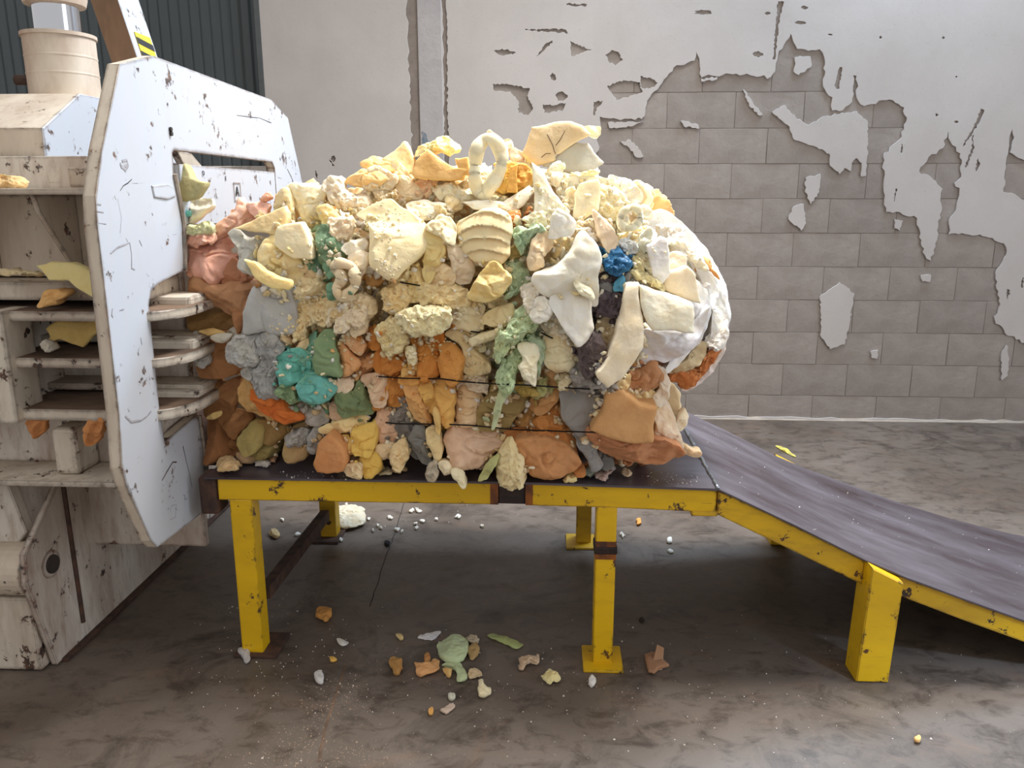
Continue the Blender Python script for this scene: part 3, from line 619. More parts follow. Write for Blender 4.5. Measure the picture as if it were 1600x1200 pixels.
def chunk_mesh(xz_, Y, style, T=None, tilt=None, seed=0, amp=1.0, clampz=False):
    """solid foam piece from an outline in the XZ plane, with rounded or cut front, real thickness and torn relief"""
    rg = np.random.RandomState(seed)
    torn = style == 't'; flat = style == 'f'
    area_ = .5 * abs(np.sum([xz_[i][0] * xz_[(i + 1) % len(xz_)][1] - xz_[(i + 1) % len(xz_)][0] * xz_[i][1] for i in range(len(xz_))]))
    R = max(.006, math.sqrt(area_ / math.pi))
    n = int(np.clip(2 * math.pi * R / (.0035 if torn else .0042), 24, 120 if torn else 110))
    p, L = resample(xz_, n, not flat)
    cc = p.mean(0); o1 = rg.uniform(-40, 40, 3); pn = np.stack([p[:, 0], np.zeros(n), p[:, 1]], 1)
    jit = .16 * gn(pn / (.7 * R + .004) + o1) + .06 * gn(pn / .012 + o1) * min(1, .03 / R)
    p = p + (p - cc) * (jit * (.5 if flat else .8) * min(1.0, amp))[:, None]
    c = p.mean(0); D = {'s': .46, 't': .50, 'f': .14, 'w': .34, 'r': .45}[style] * R
    T = T if T is not None else max(.03, .7 * R)
    ss = [1.0, .985, .95, .90, .84, .77, .69, .60, .51, .42, .33, .24, .16, .08]
    if R > .03 or torn: ss = sorted(set(ss + [.80, .73, .645, .555, .465, .375, .285, .2, .12]), reverse=True)
    if R < .02 and not torn: ss = ss[::2]
    rows = [(0.5, T + D * .7), (.9, T + D), (1.0, T * .55 + D)]
    for s in ss:
        if flat: d_ = D * (1 - (1 - s ** 14) ** .5) + .06 * R * s * s
        else: d_ = D * (1 - (1 - s ** 3.4) ** .5)
        rows.append((s, d_))
    V = []
    for s, d_ in rows:
        q = c + (p - c) * s
        V.append(np.stack([q[:, 0], np.full(n, Y + d_), q[:, 1]], 1))
    V.append(np.array([[c[0], Y, c[1]]]))
    V = np.vstack(V)
    if style in 'sw':      # knife-cut facets across the rounded face
        for _ in range(rg.randint(1, 4) if style == 's' else 1):
            an = rg.uniform(0, 2 * math.pi); k_ = rg.uniform(.35, 1.1); h0 = rg.uniform(.02, .30)
            pl_ = Y + D * .0 - h0 * D + k_ * ((V[:, 0] - c[0]) * math.cos(an) + (V[:, 2] - c[1]) * math.sin(an)) 
            V[:, 1] = np.where(V[:, 1] < Y + D * 1.3, np.maximum(V[:, 1], np.minimum(pl_, Y + D * 1.2)), V[:, 1])
    if tilt is None: tilt = (rg.uniform(-.28, .28), rg.uniform(.0, .55))
    V[:, 1] += tilt[0] * (V[:, 0] - c[0]) + tilt[1] * (V[:, 2] - c[1])
    off = rg.uniform(-50, 50, 3)
    def disp(sc, a, o, rd=False):
        for ax in range(3):
            V[:, ax] += a * fbm(V * sc + off + 31.7 * ax, o, rd)
    if style == 't':
        disp(1 / .05, .022 * amp * min(1, R / .03), 2); V[:, 1] -= .016 * amp * fbm(V / .026 + off, 3, True) * min(1, R / .025)
        disp(1 / .012, .006 * amp * min(1, R / .02), 2)
    elif style == 'f':
        disp(1 / (.9 * R + .01), .10 * R * amp, 2); disp(1 / .012, .0012, 2)
    elif style == 'w':
        disp(1 / (.9 * R + .01), .14 * R, 2)
        th = rg.uniform(0, math.pi); u = V[:, 0] * math.cos(th) + V[:, 2] * math.sin(th) + .6 * R * gn(V / (R * 1.2) + off)
        V[:, 1] -= .10 * R * amp * np.abs(np.sin(u * 2.4 / (R + .01) * 2)) ** .7
        disp(1 / .014, .0016, 2)
    elif style == 'r':     # stacked curved layers, compressed
        u = (V[:, 2] - c[1]) + .35 * (V[:, 0] - c[0]) ** 2 / R
        V[:, 1] += .20 * R * ((u / (R * .42)) % 1.0 - .5) * np.clip(1.2 - np.hypot(V[:, 0] - c[0], V[:, 2] - c[1]) / (1.6 * R), 0, 1)
        disp(1 / (.8 * R), .08 * R, 2)
    else:
        disp(1 / (1.0 * R + .012), .22 * R * amp, 2)
        cr = fbm(V / (1.1 * R + .01) + off + 9, 2, True); V[:, 1] += .16 * R * amp * np.clip(cr - .45, 0, 1) * 2
        disp(1 / .026, .0045 * min(1, R / .03), 2); disp(1 / .010, .0014, 2)
        gr = 1 - 2 * np.abs(gn(V / (1.3 * R + .01) * np.array([1.0, 1.0, 1.6]) + off * 1.7)); V[:, 1] += .20 * R * amp * np.clip((gr - .80) / .20, 0, 1) ** 1.5 * np.clip(.9 - np.hypot(V[:, 0] - c[0], V[:, 2] - c[1]) / (2.2 * R), 0, 1)
    if clampz: V[:, 2] = np.where((V[:, 1] > 2.318) & (V[:, 2] < .6375), .6375, V[:, 2])
    nr = len(rows); F_ = []
    for a_ in range(nr - 1):
        for k in range(n):
            k2 = (k + 1) % n; F_.append((a_ * n + k, a_ * n + k2, (a_ + 1) * n + k2, (a_ + 1) * n + k))
    ci = nr * n
    for k in range(n): F_.append(((nr - 1) * n + k, (nr - 1) * n + (k + 1) % n, ci))
    F_.append(tuple(range(n))[::-1])
    me = bpy.data.meshes.new('foam'); me.from_pydata(V.tolist(), [], F_)
    bm = bmesh.new(); bm.from_mesh(me); bmesh.ops.recalc_face_normals(bm, faces=bm.faces); bm.to_mesh(me); bm.free()
    me.polygons.foreach_set('use_smooth', [True] * len(me.polygons))
    if flat: me.set_sharp_from_angle(angle=.9)
    return me
def cname(c):
    r, g_, b_ = c; mx, mn = max(c), min(c)
    if mx < 110 and mx - mn < 25: return 'dark grey-purple'
    if b_ > r + 20 and b_ > g_: return 'blue'
    if g_ > r + 40: return 'teal'
    if g_ > r + 4: return 'green'
    if mx - mn < 30 and mx < 205: return 'grey'
    if mx - mn < 32: return 'white'
    if abs(r - g_) < 34 and b_ < g_ - 35 and r < 200: return 'olive'
    if r > 205 and g_ > 195: return 'cream'
    if r - g_ > 65 and r > 190: return 'orange'
    if r > 215 and b_ > 130: return 'peach'
    if r > 195: return 'tan'
    return 'brown'
SEED = [100]
def alb(c):
    l = lin(c); return tuple(min(.95, v ** (.80 + .16 * max(l[:3]))) for v in l[:3]) + (1,)
def setcol(o, c, tone=None):
    c = tuple(c)
    if c[1] > c[0] + 4 and c[1] > c[2]: c = (c[0] + 20, c[1] + 10, c[2] + 16); tone = tone and (tone[0] + 18, tone[1] + 12, tone[2] + 14)
    o.color = alb(c)
    if tone is None:
        tone = (min(255, c[0] * 1.0), c[1] * .965, c[2] * .90)
    o['tone'] = [float(v_) for v_ in alb(tone)[:3]]
PLIST = []
def piece(crop, style, c, d, pts, T=None, tone=None, parent='bale', name='foam_chunk', tilt=None, mat=None, lab=None, Y=None, amp=1.0):
    ox, oy, s = CROP[crop]; px = [(ox + x / s, oy + y / s) for x, y in pts]
    mx_ = sum(q[0] for q in px) / len(px); my_ = sum(q[1] for q in px) / len(px)
    y = (ybase(mx_, my_) - d) if Y is None else Y
    xz_ = [(P(q[0], q[1], 1, y).x, P(q[0], q[1], 1, y).z) for q in px]
    SEED[0] += 1
    me = chunk_mesh(xz_, y, style, T, tilt, SEED[0], amp, True)
    o = link(name, me, M[mat] if mat else (M['torn'] if style == 't' else M['foam']), bale if parent == 'bale' else parent)
    setcol(o, c, tone)
    if parent == 'bale': PLIST.append((mx_, my_, c)); o['label'] = lab or (cname(c) + (' torn' if style == 't' else '') + ' foam piece')
    return o
bale = thing('foam_bale', 'huge wire-tied bale of pressed cream, orange, green and grey foam scraps on the table', 'bale')
core_px = [(330, 440), (450, 330), (560, 300), (700, 262), (850, 270), (960, 310), (1040, 370), (1110, 430), (1120, 520), (1060, 590), (1020, 640), (1030, 700), (960, 725), (700, 728), (520, 720), (340, 705)]
yk = 2.56; xz_ = [(P(x, y, 1, yk).x, P(x, y, 1, yk).z) for x, y in core_px]
me = chunk_mesh(xz_, yk, 't', T=.58, tilt=(0, .0), seed=5, clampz=True); o = link('foam_core', me, M['torn'], bale); setcol(o, (214, 186, 140), (176, 128, 80)); o['label'] = 'packed foam scraps filling the middle of the bale'
C_ = [
# ---- left end by the portal
('4','f',(158,150,104),.00,[(60,225),(45,400),(110,460),(200,440),(245,370),(250,345),(190,335),(140,310),(110,260),(80,222)],dict(Y=2.50,T=.05,lab='olive foam wedge caught at the portal edge')),
('4','s',(228,222,206),.00,[(90,460),(240,440),(270,490),(180,570),(130,610),(85,570)],dict(Y=2.53,T=.04)),
('4','s',(90,180,165),.00,[(100,530),(120,515),(145,530),(140,552),(110,555)],dict(Y=2.515,T=.012,lab='small teal foam spot')),
('4','t',(202,200,150),.00,[(100,630),(240,600),(275,630),(260,660),(170,670),(100,660)],dict(Y=2.49,T=.06)),
('4','s',(232,178,150),.02,[(430,430),(480,480),(560,500),(600,540),(560,580),(480,600),(420,630),(340,690),(300,690),(280,640),(330,590),(390,530)],dict(tone=(238,196,176))),
('4','s',(240,188,168),.00,[(480,470),(600,470),(640,500),(600,570),(520,540)],{}),
('4','t',(238,180,155),.00,[(590,440),(620,400),(655,420),(650,440),(610,470)],dict(T=.02)),
('4','s',(222,160,134),.04,[(100,680),(200,650),(300,690),(410,720),(415,780),(390,850),(385,900),(310,995),(220,960),(110,930),(105,800)],dict(tone=(236,184,164),lab='large crumpled pink foam lump')),
('4','t',(232,176,152),.075,[(120,690),(200,655),(290,680),(270,720),(180,740),(120,740)],dict(T=.03)),
('4','s',(184,132,92),.01,[(120,920),(300,980),(380,960),(520,960),(600,990),(500,1040),(480,1200),(400,1190),(300,1130),(130,1060)],dict(tone=(160,108,70),amp=.35)),
('4','s',(170,112,80),-.03,[(380,820),(430,840),(480,930),(560,980),(480,990),(340,980)],dict(amp=.35)),
('4','s',(202,198,182),.05,[(340,670),(380,640),(470,680),(600,700),(560,800),(590,900),(640,985),(520,930),(440,870),(410,760),(350,700)],dict(tone=(160,160,150),lab='smooth grey-beige folded foam sheet')),
('5','s',(146,108,62),.00,[(130,-10),(240,-10),(370,50),(430,130),(320,150),(150,145)],dict(tone=(126,88,46),amp=.35)),
('5','s',(172,116,76),-.01,[(330,-60),(500,-60),(480,100),(460,170),(430,140),(400,60)],dict(amp=.35)),
('5','s',(162,108,66),.02,[(150,150),(380,170),(460,190),(420,280),(470,400),(380,440),(270,450),(190,420),(160,300)],dict(tone=(140,92,52),amp=.35)),
('5','s',(146,98,58),.00,[(180,440),(300,490),(430,450),(440,560),(400,670),(300,690),(205,690)],dict(tone=(160,108,66),amp=.35)),
('5','s',(150,96,56),.02,[(210,700),(330,730),(430,820),(460,920),(340,960),(240,990),(225,850)],dict(tone=(132,84,48),amp=.35)),
('5','s',(142,94,54),.00,[(290,700),(400,660),(530,700),(460,790),(420,830),(340,760)],dict(amp=.35)),
('5','s',(164,144,84),.03,[(430,830),(520,730),(590,760),(600,860),(540,920),(490,930),(440,880)],dict(amp=.35)),
('5','s',(142,108,60),.01,[(560,720),(740,740),(750,800),(670,860),(600,850),(580,760)],dict(amp=.35)),
('5','s',(226,184,116),.06,[(190,150),(280,140),(350,160),(340,180),(220,170)],dict(T=.015)),
('5','s',(212,204,186),.06,[(265,180),(390,170),(370,220),(320,225)],dict(T=.015)),
('5','t',(192,188,180),.05,[(170,150),(215,175),(230,215),(190,210)],dict(T=.015)),
('5','t',(188,186,180),.05,[(180,340),(250,300),(270,340),(240,380),(200,370)],dict(T=.015)),
('5','s',(206,174,112),.06,[(240,690),(320,655),(330,680),(280,710)],dict(T=.02)),
# greys, teals, greens
('5','w',(182,180,174),.06,[(480,170),(470,60),(500,-90),(560,-150),(700,-130),(770,-60),(810,120),(750,195),(620,175)],dict(tone=(182,178,170),T=.10,lab='large pale grey foam slab')),
('5','t',(180,178,172),.07,[(370,290),(400,210),(500,180),(570,200),(570,340),(520,370),(430,370),(390,330)],dict(lab='rough grey foam lump')),
('5','t',(160,158,153),.05,[(540,180),(700,190),(740,260),(680,330),(690,420),(690,560),(620,575),(540,540),(530,400),(560,300)],dict(tone=(170,166,160))),
('5','t',(174,172,166),.05,[(465,390),(530,370),(540,450),(490,450)],{}),
('5','s',(212,166,104),.04,[(410,560),(440,480),(480,440),(560,540),(620,620),(680,660),(690,720),(640,735),(500,680),(420,620)],dict(lab='tan foam rind round the orange piece')),
('5','s',(208,108,44),.065,[(500,470),(540,540),(700,590),(740,640),(830,690),(800,740),(740,750),(660,700),(570,650),(510,570)],dict(tone=(196,92,36),lab='bright orange foam wedge')),
('5','s',(86,172,148),.09,[(670,330),(740,268),(840,290),(880,370),(870,430),(800,470),(740,510),(690,500),(662,410)],dict(tone=(70,146,122),lab='upper of the two teal foam lumps')),
('5','s',(84,168,150),.11,[(800,500),(870,440),(960,440),(1020,500),(1030,560),(960,605),(850,610),(810,570)],dict(tone=(96,150,110),lab='lower of the two teal foam lumps')),
('5','t',(112,146,96),.06,[(690,490),(800,450),(820,590),(740,575),(690,530)],{}),
('5','s',(90,150,120),.05,[(870,210),(925,180),(930,410),(880,400)],{}),
('5','w',(102,134,84),.09,[(920,180),(1020,165),(1040,250),(1080,380),(1080,430),(940,415),(910,300)],dict(tone=(84,120,76),lab='tall sage green foam piece')),
('5','s',(86,112,66),.07,[(1030,560),(1100,520),(1150,540),(1190,485),(1250,590),(1280,660),(1220,695),(1100,690),(1060,640)],dict(tone=(106,124,74),lab='dark green foam piece')),
('5','s',(92,148,112),.03,[(940,430),(1060,430),(1040,560),(960,540)],{}),
('5','s',(90,150,112),.02,[(940,620),(1000,620),(1010,690),(960,680)],{}),
# oranges and peaches, left middle
('5','s',(226,166,112),.07,[(1050,280),(1080,240),(1150,300),(1210,370),(1130,440),(1080,430)],dict(tone=(206,140,86))),
('5','s',(230,176,126),.05,[(1090,150),(1150,120),(1240,260),(1190,300),(1110,230)],{}),
('5','t',(240,220,188),.08,[(1130,30),(1230,10),(1260,90),(1200,140),(1140,100)],{}),
('5','t',(240,222,192),.08,[(1040,80),(1130,50),(1140,130),(1060,155)],{}),
('5','s',(210,134,62),.03,[(1250,150),(1310,130),(1340,260),(1280,270),(1245,200)],{}),
('5','s',(206,130,60),.05,[(1270,330),(1330,270),(1400,300),(1480,370),(1460,410),(1350,425),(1280,390)],dict(lab='rounded orange foam lump')),
('5','t',(238,218,164),.09,[(1300,130),(1380,95),(1470,130),(1505,220),(1450,285),(1370,295),(1315,210)],dict(lab='ball of torn cream foam')),
('5','s',(240,215,186),.06,[(1040,470),(1120,450),(1155,500),(1110,545),(1035,535)],{}),
('5','s',(234,200,166),.06,[(1200,450),(1310,425),(1370,450),(1365,620),(1300,630),(1255,540)],{}),
('5','s',(204,134,64),.04,[(1370,450),(1450,445),(1480,560),(1470,620),(1400,625),(1370,560)],{}),
('5','s',(220,166,106),.07,[(1475,500),(1530,495),(1600,590),(1650,690),(1630,735),(1560,700),(1500,600)],{}),
('5','t',(138,130,122),.02,[(1340,660),(1400,630),(1500,630),(1550,690),(1490,730),(1350,725)],{}),
('5','s',(230,190,156),.04,[(1000,640),(1050,600),(1120,690),(1040,720)],{}),
('5','s',(178,168,158),.04,[(820,620),(920,620),(1010,720),(910,745),(850,700)],{}),
('5','s',(186,148,98),.03,[(725,860),(770,770),(870,760),(910,860),(860,955),(740,965)],dict(tone=(160,140,84),amp=.35)),
('5','s',(162,158,152),.05,[(880,830),(900,770),(970,750),(1000,800),(960,870),(920,935),(880,900)],{}),
('5','s',(240,210,150),.07,[(950,760),(1060,720),(1200,685),(1250,730),(1130,790),(1010,805)],{}),
('5','s',(236,196,102),.09,[(1130,800),(1200,750),(1300,735),(1305,870),(1270,935),(1180,930),(1140,860)],dict(lab='puffy yellow foam lump')),
('5','s',(232,190,110),.08,[(1030,840),(1130,820),(1190,920),(1090,920)],{}),
('5','f',(206,142,88),.13,[(918,990),(940,860),(1005,795),(1090,870),(1120,980),(1100,1030),(1000,1047),(940,1035)],dict(tone=(190,120,68),T=.08,lab='tan foam wedge standing on the deck')),
('5','s',(232,192,96),.10,[(1190,950),(1300,925),(1345,1010),(1300,1062),(1240,1068)],{}),
('5','t',(236,210,166),.11,[(1110,990),(1190,985),(1225,1050),(1160,1065),(1120,1040)],{}),
('5','s',(230,186,152),.05,[(1300,650),(1380,640),(1440,740),(1430,860),(1340,870),(1300,800)],{}),
('5','s',(238,210,166),.07,[(1305,870),(1420,865),(1445,940),(1350,965),(1310,920)],{}),
('5','s',(114,110,102),.06,[(1430,740),(1500,735),(1560,800),(1580,960),(1520,930),(1455,850)],{}),
('5','t',(234,204,152),.11,[(1400,920),(1460,855),(1515,910),(1500,960),(1430,1005)],{}),
('5','t',(238,212,160),.03,[(760,-10),(960,-30),(1040,60),(880,110),(870,200),(800,240),(790,160),(810,110)],{}),
('5','s',(236,206,160),.05,[(800,250),(860,200),(880,240),(840,290),(795,275)],{}),
# ---- upper left
('4','f',(232,206,152),.10,[(415,625),(500,590),(600,540),(720,490),(755,520),(755,620),(690,668),(560,650)],dict(T=.05,tone=(216,182,124),lab='pointed cream foam cone')),
('4','s',(236,214,166),.05,[(640,510),(690,400),(760,385),(800,560),(750,600)],{}),
('4','s',(250,238,206),.05,[(750,365),(900,360),(1010,365),(965,440),(985,600),(880,640),(800,520)],dict(lab='broad cream foam block at the top left')),
('4','f',(242,228,190),.13,[(690,615),(830,590),(905,740),(900,825),(790,815),(680,735)],dict(T=.06)),
('4','s',(240,214,150),.09,[(560,760),(620,670),(700,680),(780,780),(830,880),(805,995),(740,950),(660,915),(590,885)],dict(tone=(248,230,190),lab='rounded yellow foam block')),
('4','f',(238,212,144),.15,[(465,820),(520,830),(600,890),(700,940),(785,960),(770,1012),(660,1000),(560,950)],dict(T=.03,lab='banana-shaped yellow foam offcut')),
('4','s',(96,134,94),.10,[(930,600),(1000,605),(1045,690),(1125,780),(1080,835),(1010,850),(980,875),(940,800),(918,680)],dict(tone=(78,112,76),lab='dark green foam strip at the upper left')),
('4','s',(92,142,104),.07,[(965,850),(1050,830),(1060,910),(1010,940)],{}),
('4','s',(70,118,84),.08,[(990,980),(1060,985),(1075,1060),(1020,1072)],dict(T=.02)),
('4','t',(246,226,196),.09,[(1010,570),(1150,555),(1160,640),(1130,710),(1050,725),(1010,640)],{}),
('4','s',(250,240,222),.11,[(1095,745),(1150,700),(1245,700),(1230,765),(1140,795)],{}),
('4','s',(248,232,206),.10,[(1130,780),(1250,785),(1240,880),(1200,965),(1145,880)],{}),
('4','w',(250,230,184),.14,[(1160,530),(1250,470),(1340,440),(1420,475),(1520,560),(1610,640),(1625,740),(1560,830),(1490,900),(1400,940),(1270,850),(1255,700),(1240,600)],dict(T=.06,amp=.35,tone=(246,220,166),tilt=(.12,.5),lab='wide draped cream foam sheet')),
('4','t',(250,232,206),.06,[(1000,330),(1050,305),(1100,370),(1220,430),(1245,500),(1160,525),(1040,490),(960,420)],{}),
('4','s',(242,216,150),.09,[(930,500),(990,485),(1085,560),(1000,610),(955,565)],{}),
('4','t',(244,222,176),.05,[(800,960),(920,950),(950,1000),(880,1080),(810,1050)],{}),
('4','s',(200,148,88),.01,[(1240,840),(1330,890),(1355,960),(1280,1010),(1235,950)],{}),
('4','t',(246,226,190),.05,[(1250,250),(1420,290),(1445,350),(1400,400),(1300,410),(1230,360)],{}),
('4','s',(250,226,188),.04,[(1420,280),(1560,350),(1590,440),(1480,430),(1420,360)],{}),
('4','s',(240,210,166),.04,[(830,860),(900,830),(940,930),(850,960)],{}),
('4','t',(240,214,164),.04,[(900,1060),(1080,1070),(1120,1180),(980,1240),(880,1180)],{}),
('4','t',(242,220,180),.05,[(1100,1080),(1250,1050),(1290,1150),(1200,1230),(1090,1180)],{}),
('4','s',(244,222,186),.07,[(1140,1130),(1240,1120),(1250,1260),(1180,1310),(1130,1230)],{}),
# ---- centre upper (6)
('6','s',(250,241,216),.06,[(130,560),(230,530),(300,550),(390,560),(330,620),(250,660),(180,620)],{}),
('6','s',(245,226,180),.13,[(250,680),(290,650),(380,632),(440,690),(442,800),(400,805),(330,755),(262,725)],dict(tone=(250,240,214),lab='cut end of a cream foam roll')),
('6','s',(240,216,150),.09,[(250,730),(370,770),(390,850),(340,950),(300,1035),(245,1045),(230,950),(238,850)],dict(tilt=(0,.2),lab='long pale yellow foam strip')),
('6','s',(240,220,190),.07,[(380,820),(450,815),(540,900),(570,990),(500,1065),(440,1045),(400,900)],{}),
('6','s',(240,214,150),.13,[(520,1100),(640,950),(700,935),(790,1020),(780,1080),(700,1150),(600,1178),(520,1155)],dict(tone=(236,196,110),lab='pear-shaped yellow foam piece')),
('6','r',(248,226,178),.12,[(440,690),(560,600),(700,595),(775,640),(800,730),(780,800),(792,890),(700,935),(590,945),(510,880),(448,800)],dict(tone=(244,212,156),lab='fan of pressed cream foam layers')),
('6','s',(192,168,104),.05,[(780,830),(850,815),(865,900),(820,950),(775,900)],{}),
('6','t',(162,192,150),.11,[(790,740),(880,700),(965,685),(975,735),(900,805),(890,865),(850,850),(810,790)],dict(tone=(140,176,128),lab='pale green foam lump near the top')),
('6','t',(158,188,142),.06,[(790,1000),(870,955),(925,1040),(830,1120),(765,1135)],{}),
('6','f',(250,240,214),.10,[(920,290),(1000,370),(1060,480),(1165,600),(1140,645),(1040,610),(940,605),(930,420)],dict(T=.04,lab='pointed white foam triangle')),
('6','w',(250,246,236),.15,[(1045,625),(1090,580),(1195,660),(1180,725),(1120,765),(1020,775),(1040,690)],dict(T=.04)),
('6','t',(246,236,204),.09,[(885,625),(1000,595),(1055,600),(1035,690),(930,685)],{}),
('6','s',(236,212,176),.12,[(905,870),(980,720),(1065,800),(1030,860),(980,905),(1000,950),(920,965)],dict(T=.03)),
('6','s',(240,214,158),.07,[(1050,800),(1120,755),(1190,800),(1130,860),(1060,900)],{}),
('6','w',(246,240,226),.15,[(1250,740),(1310,785),(1365,870),(1355,1000),(1345,1100),(1330,1200),(1200,1150),(1050,1150),(960,1100),(925,1000),(1050,960),(1150,870)],dict(T=.06,amp=.6,tilt=(-.05,.15),tone=(248,236,206),lab='wide white draped foam sheet')),
('6','s',(244,236,206),.17,[(1180,1030),(1230,1050),(1290,1090),(1320,1150),(1240,1130),(1200,1090)],dict(T=.03)),
('6','t',(240,230,210),.11,[(860,1080),(1000,1030),(1060,1130),(1010,1220),(880,1230)],{}),
('6','f',(252,243,222),.05,[(500,545),(650,528),(800,548),(905,435),(935,470),(880,565),(800,605),(700,605),(560,590)],dict(T=.03,lab='white foam strap curving over the top')),
('6','t',(250,236,200),.02,[(300,480),(420,420),(560,480),(700,500),(860,520),(760,570),(500,560),(380,560)],{}),
('6','s',(248,226,180),.04,[(420,470),(490,500),(480,590),(400,600),(380,540)],{}),
('6','s',(240,200,160),.02,[(190,420),(290,400),(300,500),(230,530),(190,490)],{}),
('6','t',(246,220,160),.03,[(0,980),(180,940),(260,1010),(330,1090),(240,1160),(60,1140)],{}),
('6','t',(240,212,156),.05,[(0,1060),(120,1080),(160,1200),(0,1220)],{}),
('6','s',(240,214,170),.06,[(290,980),(380,930),(450,1000),(420,1060),(300,1080)],{}),
('6','t',(244,220,168),.06,[(200,1080),(400,1060),(510,1090),(500,1200),(220,1200)],dict(lab='broad torn yellow-cream foam band')),
('6','t',(214,140,84),.06,[(770,610),(830,600),(850,690),(790,700)],dict(T=.02)),
# ---- right top (8)
('8','f',(250,234,196),.10,[(140,640),(150,500),(190,430),(300,398),(322,430),(305,590),(200,662)],dict(T=.05,lab='upright cream foam slab')),
('8','w',(240,216,184),.14,[(268,595),(330,640),(400,720),(425,805),(370,865),(300,755)],dict(T=.05)),
('8','s',(252,245,226),.04,[(40,440),(100,388),(200,362),(320,378),(400,425),(300,405),(180,432),(100,485),(55,530)],dict(T=.04)),
('8','s',(250,240,222),.03,[(370,400),(395,378),(500,410),(550,440),(580,520),(500,545),(420,470)],{}),
('8','s',(248,238,218),.03,[(545,590),(600,555),(650,620),(600,660)],{}),
('8','t',(248,236,196),.04,[(300,450),(420,470),(500,540),(430,640),(330,640),(290,560)],{}),
('8','t',(248,232,200),.05,[(80,470),(160,450),(150,600),(100,620)],{}),
('8','t',(246,226,190),.08,[(140,700),(220,650),(290,650),(290,760),(200,790),(130,760)],{}),
('8','t',(244,226,180),.06,[(420,740),(520,710),(640,720),(540,790),(440,790)],{}),
('8','t',(204,206,204),.11,[(425,800),(500,765),(545,830),(500,890),(445,860)],dict(lab='light grey crumbly foam')),
('8','s',(226,226,206),.13,[(550,790),(620,700),(645,740),(605,840),(570,870)],dict(T=.03)),
('8','f',(216,222,212),.15,[(610,820),(700,755),(748,770),(752,980),(700,1052),(640,1010)],dict(T=.05,tone=(232,230,210),lab='pale blue-green foam slab')),
('8','t',(210,196,146),.11,[(505,920),(560,890),(640,1010),(705,1060),(690,1102),(560,1035)],{}),
('8','t',(222,210,170),.10,[(540,840),(600,860),(650,960),(620,1010),(560,930)],{}),
('8','t',(34,92,138),.12,[(318,930),(380,860),(440,850),(505,900),(485,990),(420,1015),(340,995)],dict(mat='bag',tone=(20,60,100),T=.04,name='plastic_bag',lab='crumpled deep blue plastic bag')),
('8','s',(84,158,194),.12,[(410,1040),(460,1005),(472,1092),(398,1105)],dict(mat='bag',T=.02,name='plastic_bag',lab='light blue plastic scrap')),
('8','t',(78,68,72),.08,[(305,990),(380,970),(430,1020),(410,1050),(310,1050)],{}),
('8','t',(82,70,72),.09,[(430,860),(510,870),(520,980),(480,1010),(490,900)],{}),
('8','s',(136,134,134),.09,[(298,1060),(340,1015),(392,1060),(372,1135),(308,1145)],{}),
('8','t',(74,62,68),.10,[(310,1110),(490,1095),(490,1240),(300,1260)],dict(tone=(110,100,104),lab='dark purple-grey shredded foam')),
('8','t',(166,156,148),.07,[(480,960),(540,960),(560,1050),(480,1060)],{}),
# white end fan
('8','s',(253,246,240),-.10,[(590,650),(720,613),(790,620),(880,690),(960,790),(1010,850),(1060,960),(1110,1060),(1142,1200),(1144,1330),(1050,1500),(900,1500),(820,1200),(700,900),(600,740)],dict(T=.30,tilt=(.25,.25),tone=(248,236,226),amp=.45,lab='big white rounded foam end of the bale')),
('8','s',(252,246,240),-.02,[(880,860),(960,930),(1040,1020),(1090,1110),(1122,1200),(1128,1340),(1060,1500),(980,1600),(1000,1400),(1020,1200),(960,1040)],dict(T=.20,tilt=(.3,.05),amp=.45,lab='outer white pressed foam layer')),
('9','s',(250,246,242),.04,[(905,-20),(1000,30),(1040,120),(1035,220),(990,320),(900,420),(800,512),(778,480),(860,400),(930,280),(965,150),(940,40)],dict(T=.16,tilt=(.3,.0),amp=.45,lab='inner white pressed foam layer')),
('8','t',(250,240,218),.02,[(740,760),(840,800),(940,880),(1000,960),(900,940),(800,880)],dict(T=.05)),
('8','s',(214,150,90),.02,[(980,920),(1010,950),(1060,1020),(1030,1010)],dict(T=.02)),
('8','s',(248,230,206),.09,[(745,870),(830,860),(870,930),(800,990),(740,980)],dict(T=.06)),
('8','f',(250,232,204),.15,[(720,1000),(860,945),(912,1000),(938,1175),(800,1140),(695,1085)],dict(T=.08,lab='beige foam block face on the right end')),
('9','s',(238,236,240),.10,[(660,270),(800,290),(930,280),(1000,180),(1030,160),(1000,300),(900,410),(800,465),(720,458),(600,510),(620,400)],dict(T=.14,tilt=(.15,-.1),amp=.45,lab='stretched white foam sheet')),
('9','f',(252,240,216),.21,[(640,28),(800,75),(945,130),(938,280),(830,270),(700,272),(655,200),(640,120)],dict(T=.08,tilt=(.1,.35),lab='square cream foam block facing out')),
('9','f',(248,232,204),.20,[(565,35),(640,28),(650,130),(665,260),(650,370),(605,440),(530,530),(455,588),(388,512),(455,420),(498,320),(540,180)],dict(T=.10,tilt=(-.1,.25),lab='long curved cream foam horn')),
('9','t',(206,128,72),-.02,[(1110,275),(1105,350),(1010,480),(900,585),(850,570),(795,520),(920,480),(1000,400),(1050,330)],dict(T=.10,tone=(190,96,44),lab='orange sponge inside the white end')),
('9','s',(240,226,220),-.04,[(1115,330),(1105,410),(1030,520),(890,612),(872,580),(960,540),(1040,440)],dict(T=.08)),
('9','s',(220,200,160),.00,[(990,340),(1010,400),(920,500),(830,528),(800,500),(900,430)],dict(T=.05)),
('9','s',(248,240,230),-.02,[(1110,240),(1135,230),(1130,300),(1105,350),(1050,385),(1040,300)],dict(T=.05)),
# right lower
('9','s',(188,134,94),.06,[(530,630),(590,520),(660,470),(740,462),(765,580),(700,610),(640,650)],dict(T=.12,lab='brown foam lobe below the white sheet')),
